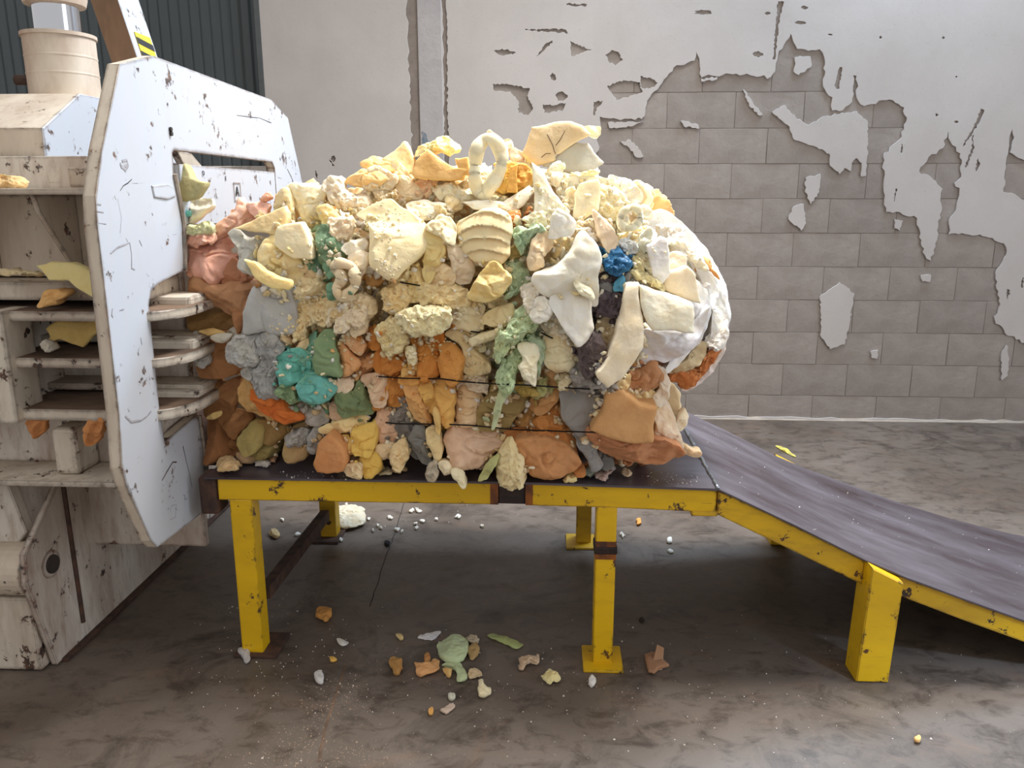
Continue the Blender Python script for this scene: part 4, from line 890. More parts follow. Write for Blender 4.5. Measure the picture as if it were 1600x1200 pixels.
('9','s',(232,216,196),.07,[(740,480),(800,540),(808,620),(770,680),(730,690),(700,640),(750,590)],dict(T=.06)),
('9','s',(246,222,170),.07,[(560,640),(700,610),(735,650),(760,690),(720,710),(620,690)],dict(T=.06)),
('9','f',(204,152,98),.17,[(365,820),(430,720),(455,640),(560,640),(640,690),(735,705),(722,800),(705,880),(600,888),(470,868)],dict(T=.16,tilt=(.0,.35),tone=(190,134,82),lab='large tan foam block, flat face, at the lower right')),
('9','s',(196,132,90),.15,[(350,835),(440,850),(560,885),(700,880),(800,900),(888,960),(885,985),(780,1020),(600,1028),(470,985),(385,920)],dict(T=.22,tilt=(.0,-.15),tone=(176,110,70),lab='rounded brown underside of the big foam block')),
('9','s',(232,208,180),.11,[(722,705),(775,690),(830,740),(870,840),(890,950),(800,925),(705,905),(712,800)],dict(T=.18,tilt=(.5,.2),lab='pale peach end of the big foam block')),
('9','s',(240,224,196),.06,[(840,770),(885,720),(908,750),(895,790),(850,828)],dict(T=.04)),
('9','s',(224,190,150),.06,[(880,905),(930,935),(975,940),(970,975),(890,955)],dict(T=.04)),
('9','s',(226,196,144),.08,[(515,580),(580,520),(585,560),(540,620),(515,625)],{}),
('9','s',(156,146,136),.10,[(410,580),(515,590),(520,640),(450,645)],{}),
('9','s',(196,170,130),.07,[(400,240),(500,230),(510,300),(470,360),(405,340)],{}),
('9','t',(66,58,58),.04,[(355,165),(420,180),(430,100),(420,240),(400,300),(380,260)],dict(T=.03)),
# ---- centre lower (7)
('7','s',(214,142,66),.06,[(150,200),(230,185),(300,250),(345,330),(335,445),(230,455),(200,330)],dict(tone=(196,118,50),lab='left of the two big orange foam lumps')),
('7','t',(220,152,78),.08,[(330,250),(430,235),(490,310),(492,420),(440,485),(350,430)],dict(amp=.5,lab='right of the two big orange foam lumps')),
('7','s',(204,120,44),.04,[(285,145),(350,135),(380,230),(300,265)],{}),
('7','s',(206,130,60),.04,[(-10,280),(100,265),(125,370),(70,415),(-10,405)],{}),
('7','s',(234,210,160),.07,[(370,190),(500,165),(560,260),(650,330),(655,415),(540,435),(490,380),(480,270)],dict(lab='cream foam piece right of the orange lumps')),
('7','s',(240,226,184),.09,[(540,200),(700,148),(725,190),(690,212),(600,235),(545,245)],{}),
('7','s',(240,224,184),.06,[(400,0),(600,-20),(615,120),(540,165),(400,130)],dict(tone=(236,214,166))),
('7','s',(238,218,168),.08,[(605,90),(690,10),(800,-10),(800,100),(700,130),(640,125)],{}),
('7','t',(242,230,184),.12,[(80,60),(180,20),(400,10),(395,115),(290,182),(160,175)],dict(lab='popcorn-like clump of torn cream foam')),
('7','t',(236,216,166),.09,[(0,110),(100,95),(135,200),(85,275),(0,295)],{}),
('7','t',(240,226,186),.09,[(130,262),(190,258),(205,350),(150,358)],{}),
('7','s',(238,190,116),.05,[(110,380),(190,370),(190,430),(110,440)],{}),
('7','s',(205,134,64),.04,[(5,455),(90,445),(122,560),(85,625),(20,605)],{}),
('7','s',(222,156,80),.07,[(80,450),(150,435),(215,440),(205,485),(110,490)],{}),
('7','s',(224,168,104),.09,[(112,510),(190,488),(240,600),(292,700),(272,738),(200,705),(145,620)],dict(lab='long oval peach foam lobe')),
('7','s',(226,176,96),.08,[(200,500),(270,475),(335,620),(315,685),(250,610)],{}),
('7','s',(234,182,102),.09,[(270,480),(400,498),(442,560),(442,640),(432,722),(350,732),(325,640)],dict(lab='golden folded foam lump')),
('7','s',(226,186,116),.13,[(300,645),(340,675),(352,795),(318,750)],dict(T=.03)),
('7','s',(230,196,152),.07,[(440,520),(520,475),(600,475),(605,560),(622,650),(560,735),(450,725),(438,620)],{}),
('7','t',(226,206,180),.05,[(440,480),(560,415),(650,425),(650,520),(520,500)],{}),
('7','s',(146,120,70),.10,[(570,690),(620,600),(650,520),(730,488),(830,540),(905,560),(870,660),(790,765),(730,802),(640,792),(575,755)],dict(tone=(128,104,56),lab='smooth olive foam lobe')),
('7','t',(160,190,138),.13,[(690,320),(700,180),(760,150),(800,90),(855,15),(910,5),(965,100),(880,180),(810,240),(745,300)],dict(tone=(168,170,100),lab='upper light green torn foam')),
('7','t',(152,182,130),.15,[(715,420),(760,335),(840,285),(855,340),(825,430),(795,535),(730,520)],dict(lab='middle light green torn foam')),
('7','s',(164,184,134),.17,[(730,525),(790,530),(745,600),(705,740),(678,752),(690,620)],dict(T=.03,lab='drip-shaped light green foam')),
('7','t',(158,188,146),.11,[(840,210),(900,168),(965,200),(1005,230),(995,330),(960,410),(935,300),(860,240)],{}),
('7','t',(244,234,202),.16,[(840,255),(950,245),(972,300),(952,370),(955,500),(880,455),(848,380),(862,320)],dict(amp=.5,lab='white foam chunk among the green')),
('7','t',(170,142,72),.14,[(800,500),(880,478),(965,530),(950,560),(860,555)],{}),
('7','t',(156,164,96),.10,[(935,560),(970,460),(1025,450),(1022,520),(985,555)],{}),
('7','s',(234,220,180),.12,[(985,290),(1010,190),(1100,165),(1185,230),(1202,290),(1185,400),(1080,405),(1005,370)],dict(tone=(222,186,134),lab='cream block right of the light green foam')),
('7','s',(214,164,110),.07,[(1000,390),(1095,395),(1095,485),(1030,505)],{}),
('7','t',(236,220,180),.09,[(1080,460),(1120,410),(1170,430),(1150,500),(1095,515)],{}),
('7','w',(240,236,226),.16,[(1040,-60),(1280,-60),(1300,80),(1315,160),(1220,242),(1170,190),(1100,110)],dict(T=.05,amp=.5,lab='hanging white foam flap')),
('7','s',(242,236,222),.15,[(910,40),(960,-60),(1060,-20),(1040,60),(990,98),(930,92)],{}),
('7','s',(238,222,196),.09,[(970,100),(1050,60),(1120,130),(1150,190),(1040,190)],{}),
('7','s',(204,150,96),.08,[(920,570),(1060,495),(1105,530),(1080,605),(970,685),(925,650)],{}),
('7','t',(200,130,68),.06,[(950,690),(1090,585),(1115,640),(1115,775),(980,765),(930,720)],dict(amp=.5,lab='rough orange-brown foam patch')),
('7','s',(174,126,70),.06,[(815,760),(900,615),(945,680),(935,745),(880,765)],{}),
('7','s',(184,114,60),.10,[(745,800),(800,775),(885,790),(875,850),(790,865)],{}),
('7','t',(204,130,70),.09,[(880,775),(1120,785),(1195,860),(1190,930),(1050,890),(900,850)],dict(amp=.5)),
('7','s',(200,140,90),.16,[(818,870),(900,830),(1050,860),(1170,915),(1222,980),(1205,1040),(1110,1088),(960,1088),(870,1025)],dict(T=.16,tilt=(0,.1),tone=(184,122,72),lab='big round tan foam lobe at the table edge')),
('7','s',(198,126,70),.09,[(1185,1000),(1240,990),(1260,1055),(1200,1060)],{}),
('7','w',(140,135,130),.10,[(1108,520),(1200,470),(1370,530),(1375,640),(1300,740),(1265,800),(1200,805),(1140,740),(1108,650)],dict(amp=.6,lab='smooth mid-grey foam lobe')),
('7','s',(134,132,132),.12,[(1185,800),(1270,790),(1330,900),(1370,1000),(1310,1028),(1250,940)],dict(lab='grey foam tongue reaching the deck')),
('7','s',(112,112,112),.08,[(1310,890),(1380,920),(1440,985),(1370,1012)],{}),
('7','t',(80,68,68),.15,[(1210,260),(1250,175),(1330,175),(1385,260),(1375,340),(1315,435),(1270,445),(1225,350)],dict(tone=(110,94,90),lab='dark purple-brown shredded foam')),
('7','t',(148,142,136),.12,[(1165,430),(1205,360),(1300,430),(1390,470),(1380,525),(1250,515),(1180,490)],{}),
('7','s',(196,176,140),.10,[(1335,100),(1445,95),(1445,230),(1370,255),(1335,180)],{}),
('7','s',(226,190,160),.13,[(368,800),(450,738),(560,755),(700,805),(755,840),(705,920),(620,995),(500,1032),(420,995),(368,920)],dict(tone=(214,170,134),lab='smooth pinkish foam ovoid near the deck')),
('7','s',(226,202,150),.13,[(258,760),(330,755),(350,850),(365,920),(330,975),(288,900),(258,830)],{}),
('7','s',(116,114,108),.11,[(150,880),(175,780),(240,745),(262,860),(295,960),(300,1015),(230,985)],dict(lab='dark grey leaf-shaped foam')),
('7','s',(108,102,96),.06,[(60,750),(235,735),(180,850),(120,840)],{}),
('7','s',(236,220,186),.15,[(335,980),(400,975),(425,1040),(370,1055)],dict(T=.04)),
('7','s',(234,222,184),.17,[(410,1030),(480,1035),(518,1110),(490,1128),(430,1072)],dict(T=.03)),
('7','t',(178,166,146),.15,[(270,1000),(330,978),(325,1072),(258,1062)],dict(T=.03)),
('7','s',(156,166,98),.18,[(590,1092),(640,990),(720,925),(712,975),(645,1075)],dict(T=.025,lab='thin olive-green foam sliver')),
('7','t',(236,216,166),.17,[(690,1000),(730,895),(800,865),(855,950),(872,1060),(872,1105),(780,1135),(715,1112)],dict(T=.08,lab='cream torn clump over the table edge')),
('7','s',(224,196,150),.05,[(700,830),(760,800),(800,870),(730,900)],{}),
]
for q in C_: piece(*q[:5], **q[5])
# popcorn and ring pieces
def ring(crop, pts, r, c, d, name='foam_loop', parent='bale', closed=True, lab=None, yoff=None):
    ox, oy, s = CROP[crop]; px = [(ox + x / s, oy + y / s) for x, y in pts]
    y = ybase(sum(q[0] for q in px) / len(px), sum(q[1] for q in px) / len(px)) - d
    p, L = resample([(P(a, b, 1, y).x, P(a, b, 1, y).z) for a, b in px], 48, True)
    if not closed: p = p[:44]
    bm = bmesh.new(); q = [Vector((a, y + (yoff(k / len(p)) if yoff else 0) + .006 * math.sin(k * .7), b)) for k, (a, b) in enumerate(p)]
    if closed: q = q + q[:2]
    tube(bm, q, [r * (1 + .15 * math.sin(k * .5)) for k in range(len(q))], 14)
    me = bm_mesh(name, bm, True); o = link(name, me, M['foam'], bale if parent == 'bale' else None); setcol(o, c)
    if lab: o['label'] = lab
    return o
ring('4', [(1050,880),(1090,845),(1150,865),(1180,930),(1168,1000),(1100,1055),(1065,1000),(1100,930)], .016, (236,214,176), .10, lab='curled beige foam rind')
ring('8', [(440,640),(480,585),(540,585),(562,640),(530,690),(470,705),(440,680)], .012, (250,240,210), .13, lab='cream foam ring with a hole')
# smaller scraps packed between the large pieces (front, top, right end and back of the bale)
inside_px = [(300, 430), (330, 390), (370, 345), (430, 300), (520, 295), (600, 262), (680, 240), (800, 250), (900, 262), (980, 300), (1030, 345), (1100, 400), (1125, 470), (1115, 560), (1060, 600), (1030, 640), (1060, 700), (960, 735), (760, 742), (560, 735), (430, 715), (320, 715)]
def inpoly(x, y, pg):
    r = False
    for i in range(len(pg)):
        x1, y1 = pg[i]; x2, y2 = pg[i - 1]
        if (y1 > y) != (y2 > y) and x < (x2 - x1) * (y - y1) / (y2 - y1) + x1: r = not r
    return r
def nearcol(x, y, rg):
    b_ = sorted(PLIST, key=lambda q: (q[0] - x) ** 2 + (q[1] - y) ** 2 + rg.uniform(0, 2500))[0][2]
    k = rg.uniform(.92, 1.04)
    return tuple(min(252, v * k) for v in b_)
rg = random.Random(21); blob_me = {}
def outline(rx, rz, rg, n=9):
    return [(rx * math.cos(2 * math.pi * k / n) * rg.uniform(.72, 1.12), rz * math.sin(2 * math.pi * k / n) * rg.uniform(.72, 1.12)) for k in range(n)]
fm = {}
for st in 'st':
    for k in range(9):
        fm[st, k] = chunk_mesh(outline(.045, rg.uniform(.025, .04), rg), -.02, st, T=.04, tilt=(rg.uniform(-.3, .3), rg.uniform(0, .4)), seed=900 + k, amp=1.0)
        fm[st, k].materials.append(M['torn'] if st == 't' else M['foam'])
def scrap(loc, c, st, sc, rot):
    me = fm[st, rg.randrange(9)]; o = bpy.data.objects.new('foam_scrap', me); COL.objects.link(o); o.parent = bale
    o.location = loc; o.rotation_euler = rot; o.scale = sc; setcol(o, c); return o
cnt = 0; tries = 0; placed = []
while cnt < 170 and tries < 6000:
    tries += 1; x = rg.uniform(300, 1130); y = rg.uniform(240, 742)
    if not inpoly(x, y, inside_px) or any((a - x) ** 2 + (b - y) ** 2 < 500 for a, b in placed): continue
    placed.append((x, y)); yy = ybase(x, y) + rg.uniform(-.03, .025) + (.07 if x > 960 else 0) + (.06 if x < 400 else 0)
    c = nearcol(x, y, rg); s = rg.uniform(.55, 1.15)
    st = 't' if (rg.random() < (.75 if 420 < x < 960 else .35)) else 's'
    if x < 400: st = 's'; s *= 1.1
    scrap(P(x, y, 1, yy), c, st, (s, s, s * rg.uniform(.7, 1.1)), (rg.uniform(-.4, .2), rg.uniform(-3, 3), rg.uniform(-.5, .5))); cnt += 1
CR = [(250, 236, 206), (246, 226, 180), (240, 208, 150), (244, 236, 224), (232, 184, 120), (226, 196, 150)]
for k in range(56):     # top
    x = rg.uniform(-.95, .38); y = rg.uniform(2.75, 3.25); z = 1.47 + .10 * math.cos((x + .25) * 2.1) - (y - 2.75) ** 2 * .25
    scrap((x, y, z - .02), rg.choice(CR), rg.choice('sts'), (rg.uniform(1, 1.7),) * 3, (-1.2 + rg.uniform(-.4, .4), rg.uniform(-3, 3), rg.uniform(-1, 1)))
for k in range(34):     # back and right end, out of the camera's sight
    if k < 22: scrap((rg.uniform(-1.0, .4), 3.22, rg.uniform(.72, 1.4)), rg.choice(CR), 's', (2.2, 1.5, 2.2), (0, rg.uniform(-3, 3), math.pi))
    else: scrap((.44, rg.uniform(2.7, 3.15), rg.uniform(.72, 1.35)), rg.choice(CR), 's', (2, 1.5, 2), (0, rg.uniform(-3, 3), math.pi / 2 + .2))
# popcorn-like crumbs stuck all over: nobody could count them
def crumbs(name, pts, r0, r1, c, parent, seed, tone=None):
    rr = random.Random(seed); bm = bmesh.new()
    for p in pts:
        s = rr.uniform(r0, r1) * (1 if rr.random() < .85 else 1.7); mt = Matrix.Translation(p) @ Matrix.Rotation(rr.uniform(0, 6), 4, Vector((rr.random(), rr.random(), rr.random() + .1)).normalized())
        r_ = bmesh.ops.create_icosphere(bm, subdivisions=1, radius=s, matrix=mt)
        for v_ in r_['verts']: v_.co = Vector(p) + (v_.co - Vector(p)) * rr.uniform(.55, 1.25)
    o = link(name, bm_mesh(name, bm), M['foam'], parent); setcol(o, c, tone); o['kind'] = 'stuff'; return o
zones = [((440, 560), (470, 540), 110, (242, 216, 164)), ((540, 700), (430, 560), 120, (242, 222, 170)), ((560, 960), (250, 340), 170, (252, 238, 196)), ((480, 620), (300, 420), 90, (248, 230, 196)), ((960, 1030), (330, 400), 50, (248, 232, 190)), ((590, 800), (480, 600), 60, (240, 220, 170)), ((380, 450), (480, 600), 16, (206, 200, 186))]
from mathutils.bvhtree import BVHTree
bpy.context.view_layer.update()
deps = bpy.context.evaluated_depsgraph_get()
def hit(x, y):
    d = (P(x, y, 1, 2.4) - Vector((0, 0, HC))).normalized()
    ok, loc, nr_, ix, ob, mt = S.ray_cast(deps, Vector((0, 0, HC)), d)
    return (loc, ob) if ok else (None, None)
for zi, ((xa_, xb_), (ya_, yb_), n_, c) in enumerate(zones):
    pts = []
    clus = [(rg.uniform(xa_, xb_), rg.uniform(ya_, yb_)) for _ in range(max(3, n_ // 22))]
    for k in range(n_):
        q = rg.choice(clus); x, y = rg.gauss(q[0], 14), rg.gauss(q[1], 11)
        loc, ob = hit(x, y)
        if loc is not None and ob.parent == bale and loc.y < 3.1: pts.append(loc)
    if pts: crumbs('foam_crumbs', pts, .0015, .0048, c, bale, 40 + zi)
# torn flakes wedged into the gaps between the pieces: nobody could count them
def flakes(name, items, parent, seed):
    rr = random.Random(seed); groups = {}
    for p, s, c in items: groups.setdefault(tuple(int(v // 26) for v in c), []).append((p, s, c))
    for gk, its in groups.items():
        bm = bmesh.new(); V0 = []
        for p, s, c in its:
            mt = Matrix.Rotation(rr.uniform(0, 6), 3, Vector((rr.random(), rr.random(), rr.random() + .1)).normalized()); q = Vector((rr.uniform(.7, 1.5), rr.uniform(.5, 1.1), rr.uniform(.4, .9)))
            r_ = bmesh.ops.create_icosphere(bm, subdivisions=2, radius=s)
            co = np.array([v_.co[:] for v_ in r_['verts']]); k_ = 1 + .75 * gn(co / (s * .9) + rr.uniform(-40, 40)) + .25 * gn(co / (s * .35) + 7)
            for v_, m_ in zip(r_['verts'], k_):
                w = v_.co * float(m_); v_.co = Vector(p) + mt @ Vector((w.x * q.x, w.y * q.y, w.z * q.z))
        o = link(name, bm_mesh(name, bm, True), M['foam'], parent); a_ = np.mean([c for _, _, c in its], axis=0); setcol(o, tuple(a_)); o['kind'] = 'stuff'; o['label'] = cname(tuple(a_)) + ' torn foam flakes in the gaps'
items = []
for _ in range(5200):
    if len(items) >= 1100: break
    x = rg.uniform(400, 1010); y = rg.uniform(270, 735)
    if not inpoly(x, y, inside_px): continue
    l0, ob = hit(x, y)
    if l0 is None or ob.parent != bale: continue
    nb = [hit(x + dx, y + dy)[0] for dx, dy in ((13, 0), (-13, 0), (0, 13), (0, -13))]
    if any(q is None for q in nb): continue
    gap = l0.y - sum(q.y for q in nb) / 4
    torn_zone = (430 < x < 620 and 330 < y < 620) or (560 < x < 760 and 440 < y < 560)
    if gap > .010 or (torn_zone and rg.random() < .10) or (y < 345 and x > 480 and rg.random() < .12):
        s = rg.uniform(.004, .009) if gap < .02 else rg.uniform(.006, .014)
        c = nearcol(x, y, rg)
        if rg.random() < .5: c = rg.choice(CR[:2] + CR[3:4])
        if y > 600 and rg.random() < .3: c = (214, 180, 136)
        if y < 430 and c[2] < 120: c = (246, 230, 190)
        items.append((l0 + Vector((0, -s * .5, 0)), s, c))
flakes('torn_flakes', items, bale, 77)
bpy.context.view_layer.update(); deps = bpy.context.evaluated_depsgraph_get()
# tie wires, following the pressed face of the bale
def wire(px, name='tie_wire'):
    pts = []
    for k in range(len(px) - 1):
        for t in np.linspace(0, 1, 9, endpoint=False):
            x = px[k][0] + (px[k + 1][0] - px[k][0]) * t; y = px[k][1] + (px[k + 1][1] - px[k][1]) * t
            l, ob = hit(x, y); pts.append((x, y, l.y if l is not None and ob.parent == bale else None))
    ys = [p[2] for p in pts if p[2] is not None]; med = sorted(ys)[len(ys) // 3]
    yy = [p[2] if p[2] is not None else med for p in pts]; sm = []
    for i in range(len(yy)): w_ = yy[max(0, i - 3):i + 4]; sm.append(min(w_) * .6 + sum(w_) / len(w_) * .4)
    Q_ = [P(pts[i][0], pts[i][1], 1, sm[i] - .003) for i in range(len(pts))]
    tubeo(name, Q_, .0024, M['wire'], bale, 6)
wire([(560, 656), (620, 662), (700, 663), (742, 665), (800, 671), (880, 674), (948, 676)])
wire([(588, 588), (630, 591), (690, 592), (720, 596), (775, 600), (830, 602), (885, 606), (940, 609)])
wire([(735, 518), (757, 520)]); wire([(625, 441), (660, 447)]); wire([(846, 520), (866, 530)])
# loose foam lying on top of the bale, above the wires
def loose(crop, style, c, d, pts, name, label, group='loose foam on top of the bale', cat='foam', **k):
    o = piece(crop, style, c, d, pts, parent=None, name=name, **k); tag(o, label, cat, group); return o
loose('6','f',(232,208,166),.10,[(915,65),(1040,45),(1165,35),(1240,65),(1310,120),(1220,160),(1170,190),(1100,245),(1060,250),(1080,285),(1000,310),(930,325),(868,235),(900,150)],'foam_slab','large cracked beige foam slab standing highest on the bale',T=.05,tilt=(-.1,.2))
loose('6','s',(250,240,206),.08,[(1245,75),(1300,62),(1345,66),(1357,100),(1332,142),(1280,122)],'foam_tab','small pale tab of foam poking right beside the cracked beige slab',T=.04)
loose('6','f',(196,190,174),.04,[(1075,250),(1200,165),(1280,170),(1368,300),(1300,345),(1180,370),(1080,342),(985,315)],'foam_slab','grey-beige foam slab tucked under the cracked beige slab',T=.06,tilt=(.1,.2))
loose('6','t',(248,236,190),.08,[(1170,360),(1330,338),(1335,362),(1240,380)],'foam_strip','crumbly cream strip along the lower edge of the grey-beige slab',T=.03)
loose('6','f',(214,182,146),.00,[(640,100),(660,88),(745,150),(725,185),(690,155)],'foam_flap','small tan foam flap behind the upright white foam loop',T=.03)
loose('6','s',(244,230,206),.02,[(728,170),(780,143),(805,200),(770,262),(738,222)],'foam_curl','pale folded foam curl right of the upright white loop',T=.04)
loose('6','s',(236,214,194),.02,[(790,200),(870,235),(905,325),(800,300)],'foam_sheet','thin pinkish foam sheet leaning against the cracked slab',T=.03)
loose('4','f',(250,228,176),.03,[(1350,195),(1480,78),(1545,200),(1535,285),(1450,295),(1375,255)],'foam_wedge','cream pyramid-shaped foam wedge at the left of the top',T=.07,tone=(232,160,90))
loose('4','s',(240,196,132),.06,[(1205,235),(1260,178),(1330,188),(1445,262),(1430,292),(1300,262)],'foam_disc','upper peach foam disc on the left shoulder of the bale',T=.05)
loose('4','s',(246,206,142),.09,[(1105,350),(1150,282),(1230,258),(1330,268),(1365,330),(1280,372),(1180,362)],'foam_disc','lower yellow foam disc on the left shoulder of the bale',T=.05)
loose('6','t',(248,234,172),.06,[(175,265),(230,190),(300,158),(380,128),(442,180),(445,245),(350,235),(250,222)],'foam_lump','torn pale yellow lump behind the orange foam block',T=.07)
loose('6','f',(240,194,124),.12,[(168,372),(190,290),(260,208),(350,280),(440,332),(522,340),(480,402),(400,412),(350,402),(250,402),(200,392)],'foam_block','curved orange-tan foam block on top left of the white loop',T=.10,tilt=(.1,.3),tone=(228,172,96))
loose('6','f',(238,198,126),.12,[(440,268),(520,262),(545,380),(470,372)],'foam_offcut','small orange foam offcut between block and white loop',T=.05)
loose('6','t',(244,208,124),.04,[(690,310),(780,290),(930,330),(925,425),(850,485),(780,490),(700,455)],'foam_lump','torn orange-yellow lump right of the white loop',T=.08,tone=(228,160,72))
loose('6','f',(232,178,92),.09,[(788,320),(832,308),(832,482),(768,482)],'foam_strip','upright orange strip in the torn lump right of the white loop',T=.03)
loose('6','s',(250,236,206),.05,[(1040,400),(1060,350),(1120,372),(1080,450)],'foam_offcut','small cream offcut under the left end of the grey-beige slab',T=.04)
loose('6','s',(250,240,220),.03,[(1410,420),(1430,380),(1520,405),(1590,440),(1570,500),(1480,470)],'foam_offcut','white angular offcut on the right shoulder of the bale',T=.05)
o = ring('6', [(610,490),(575,430),(568,330),(590,200),(650,145),(712,190),(738,280),(712,370),(660,450),(635,500)], .021, (254,240,208), .13, parent=None, lab=None)
o.name = 'foam_loop'; tag(o, 'upright white foam loop standing in the middle of the top', 'foam', 'loose foam on top of the bale')
# cracks in the slab (torn open lines)
ys = ybase(875, 232) - .10
slab = bpy.data.objects['foam_slab']
bpy.context.view_layer.update(); deps = bpy.context.evaluated_depsgraph_get()
for pts in ([(855, 210), (861, 222), (864, 228), (866, 236), (869, 242)], [(883, 204), (875, 219), (866, 230)], [(846, 246), (853, 240), (863, 240)]):
    L_ = []
    for k in range(len(pts) - 1):
        for t in (0, .25, .5, .75):
            l, ob = hit(pts[k][0] + (pts[k + 1][0] - pts[k][0]) * t, pts[k][1] + (pts[k + 1][1] - pts[k][1]) * t)
            if l is not None and ob == slab: L_.append(l)
    if len(L_) > 2: tubeo('crack', L_, .0013, simple('dark_crack', (110, 84, 58), .9), slab, 5)
# foam pieces on the press
loose('2','f',(222,204,140),0,[(190,260),(300,240),(440,245),(560,300),(640,310),(640,470),(500,410),(420,350),(300,350)],'foam_sheet','yellow foam sheet draped over the top rib left of the portal',group='foam caught on the press',Y=2.20,T=.03)
loose('2','t',(226,204,160),0,[(-40,290),(60,290),(230,310),(230,325),(60,320),(-40,312)],'foam_strip','thin pale foam strip at far left above the ribs',group='foam caught on the press',Y=2.24,T=.03)
loose('2','s',(216,166,104),0,[(225,490),(240,440),(300,412),(400,440),(345,480),(345,505),(240,525)],'foam_piece','tan foam piece lying on the top rib',group='foam caught on the press',Y=2.19,T=.05)
loose('2','f',(214,182,110),0,[(285,650),(340,612),(640,612),(610,680),(560,700),(525,775),(450,745),(380,720),(290,760),(330,700)],'foam_sheet','ragged yellow foam sheet between the first and second ribs',group='foam caught on the press',Y=2.28,T=.03,tone=(190,150,80))
loose('2','t',(176,168,156),0,[(232,765),(260,740),(320,770),(340,790),(290,805)],'foam_scrap','small grey scrap on the second rib',group='foam caught on the press',Y=2.19,T=.03)
loose('3','s',(196,128,76),0,[(315,190),(345,138),(395,145),(390,180),(372,245),(330,245)],'foam_scrap','curved brown foam scrap hanging under the lowest rib',group='foam caught on the press',Y=2.18,T=.03)
loose('3','s',(176,112,64),0,[(90,150),(150,140),(165,180),(130,218),(110,190)],'foam_scrap','dark brown foam scrap beside the stiffener under the ribs',group='foam caught on the press',Y=2.19,T=.03)
loose('0','t',(232,196,140),0,[(-10,278),(10,272),(26,280),(28,292),(-10,293)],'foam_lump','torn cream foam lump on the top shelf at far left',group='foam caught on the press',Y=2.24,T=.05)
# scraps on the deck edge: (x, y, size, colour, label)
def lying(name, label, px, z, c, h, style='s', group=None, tone=None, amp=1.0, cat='foam'):
    px = [(a + rg.uniform(-1.6, 1.6), b + rg.uniform(-1.2, 1.2)) for a, b in px]; w = [P(a, b, 2, z) for a, b in px]; SEED[0] += 1; h *= .8
    me = chunk_mesh([(p.x, p.y) for p in w], 0, style, T=h * .5, tilt=(0, 0), seed=SEED[0], amp=amp)
    co = np.empty(len(me.vertices) * 3); me.vertices.foreach_get('co', co); co = co.reshape(-1, 3)
    # chunk: outline in X,Z and depth along +Y from the front; stand the depth down so the front faces up
    d = co[:, 1]; top = d.min(); bot = d.max(); zz = (bot - d) * (h / max(1e-4, bot - top)) + z
    new = np.stack([co[:, 0], co[:, 2], zz], 1); me.vertices.foreach_set('co', new.ravel())
    bm = bmesh.new(); bm.from_mesh(me); bmesh.ops.recalc_face_normals(bm, faces=bm.faces); bm.to_mesh(me); bm.free()
    o = link(name, me, M['torn'] if style == 't' else M['foam']); setcol(o, c, tone); tag(o, label, cat, group); return o
def rgn(cx, cy, rx, ry, seed, n=8):
    r_ = random.Random(seed); return [(cx + rx * math.cos(2 * math.pi * k / n) * r_.uniform(.6, 1.15), cy + ry * math.sin(2 * math.pi * k / n) * r_.uniform(.6, 1.15)) for k in range(n)]
DZ = .6365
g = 'foam scraps on the table edge'
for nm, lb, cx_, cy_, rx_, ry_, c, h, st in [
  ('foam_scrap', 'torn tan scrap hanging at the left corner of the table', 358, 735, 22, 12, (226, 188, 136), .05, 't'),
  ('foam_scrap', 'flat beige scrap behind the tan one at the left table corner', 385, 722, 17, 9, (222, 184, 142), .05, 's'),
  ('foam_scrap', 'small pale scrap lying right of the left table corner', 412, 728, 16, 6, (206, 198, 190), .03, 't'),
  ('foam_scrap', 'small peach scrap left of the brown lobes on the deck', 425, 718, 9, 7, (230, 180, 140), .03, 't'),
  ('foam_scrap', 'pale curl of foam lying in the dark gap on the deck', 432, 708, 10, 7, (216, 196, 170), .03, 't'),
  ('foam_scrap', 'cream shred hanging over the edge below the yellow lump', 604, 742, 9, 7, (238, 222, 186), .02, 't'),
  ('foam_scrap', 'tan splinter of foam on the deck edge left of the pinkish ovoid', 625, 738, 10, 5, (216, 180, 130), .025, 't'),
  ('foam_scrap', 'yellow-cream crumb cluster on the table edge below the big tan lobe', 892, 752, 12, 7, (238, 212, 150), .035, 't'),
  ('foam_scrap', 'dull green scrap on the table edge below the grey tongue', 923, 741, 12, 7, (134, 152, 130), .035, 's'),
  ('foam_scrap', 'pinkish brown shred on the table edge right of the dull green scrap', 944, 746, 14, 6, (196, 166, 152), .03, 't'),
  ('foam_scrap', 'grey shred at the back of the pinkish brown one on the deck', 955, 735, 9, 5, (176, 168, 164), .025, 't'),
  ('foam_scrap', 'small peach shred under the big tan block on the deck', 978, 741, 9, 5, (232, 200, 166), .02, 't')]:
    lying(nm, lb, rgn(cx_, cy_, rx_, ry_, int(cx_)), DZ, c, h, st, g)
sp_ = [P(rg.uniform(1000, 1090), rg.uniform(738, 758), 2, .6285) for _ in range(46)] + [P(rg.uniform(430, 560), rg.uniform(736, 750), 2, .6375) for _ in range(30)]
o = crumbs('deck_crumbs', sp_, .0009, .0022, (220, 214, 206), None, 3); tag(o, 'fine foam crumbs strewn over the dark brown deck', 'crumbs')
sp_ = []
for _ in range(60):
    t = rg.random(); x = .55 + 1.3 * t; y = rg.uniform(2.36, 3.2); z = float(np.interp(x, [a for a, b in prof], [b for a, b in prof])); sp_.append(Vector((x, y, z + .001)))
o = crumbs('ramp_crumbs', sp_, .0008, .002, (214, 208, 202), None, 4); tag(o, 'fine foam crumbs strewn over the sloping ramp', 'crumbs')
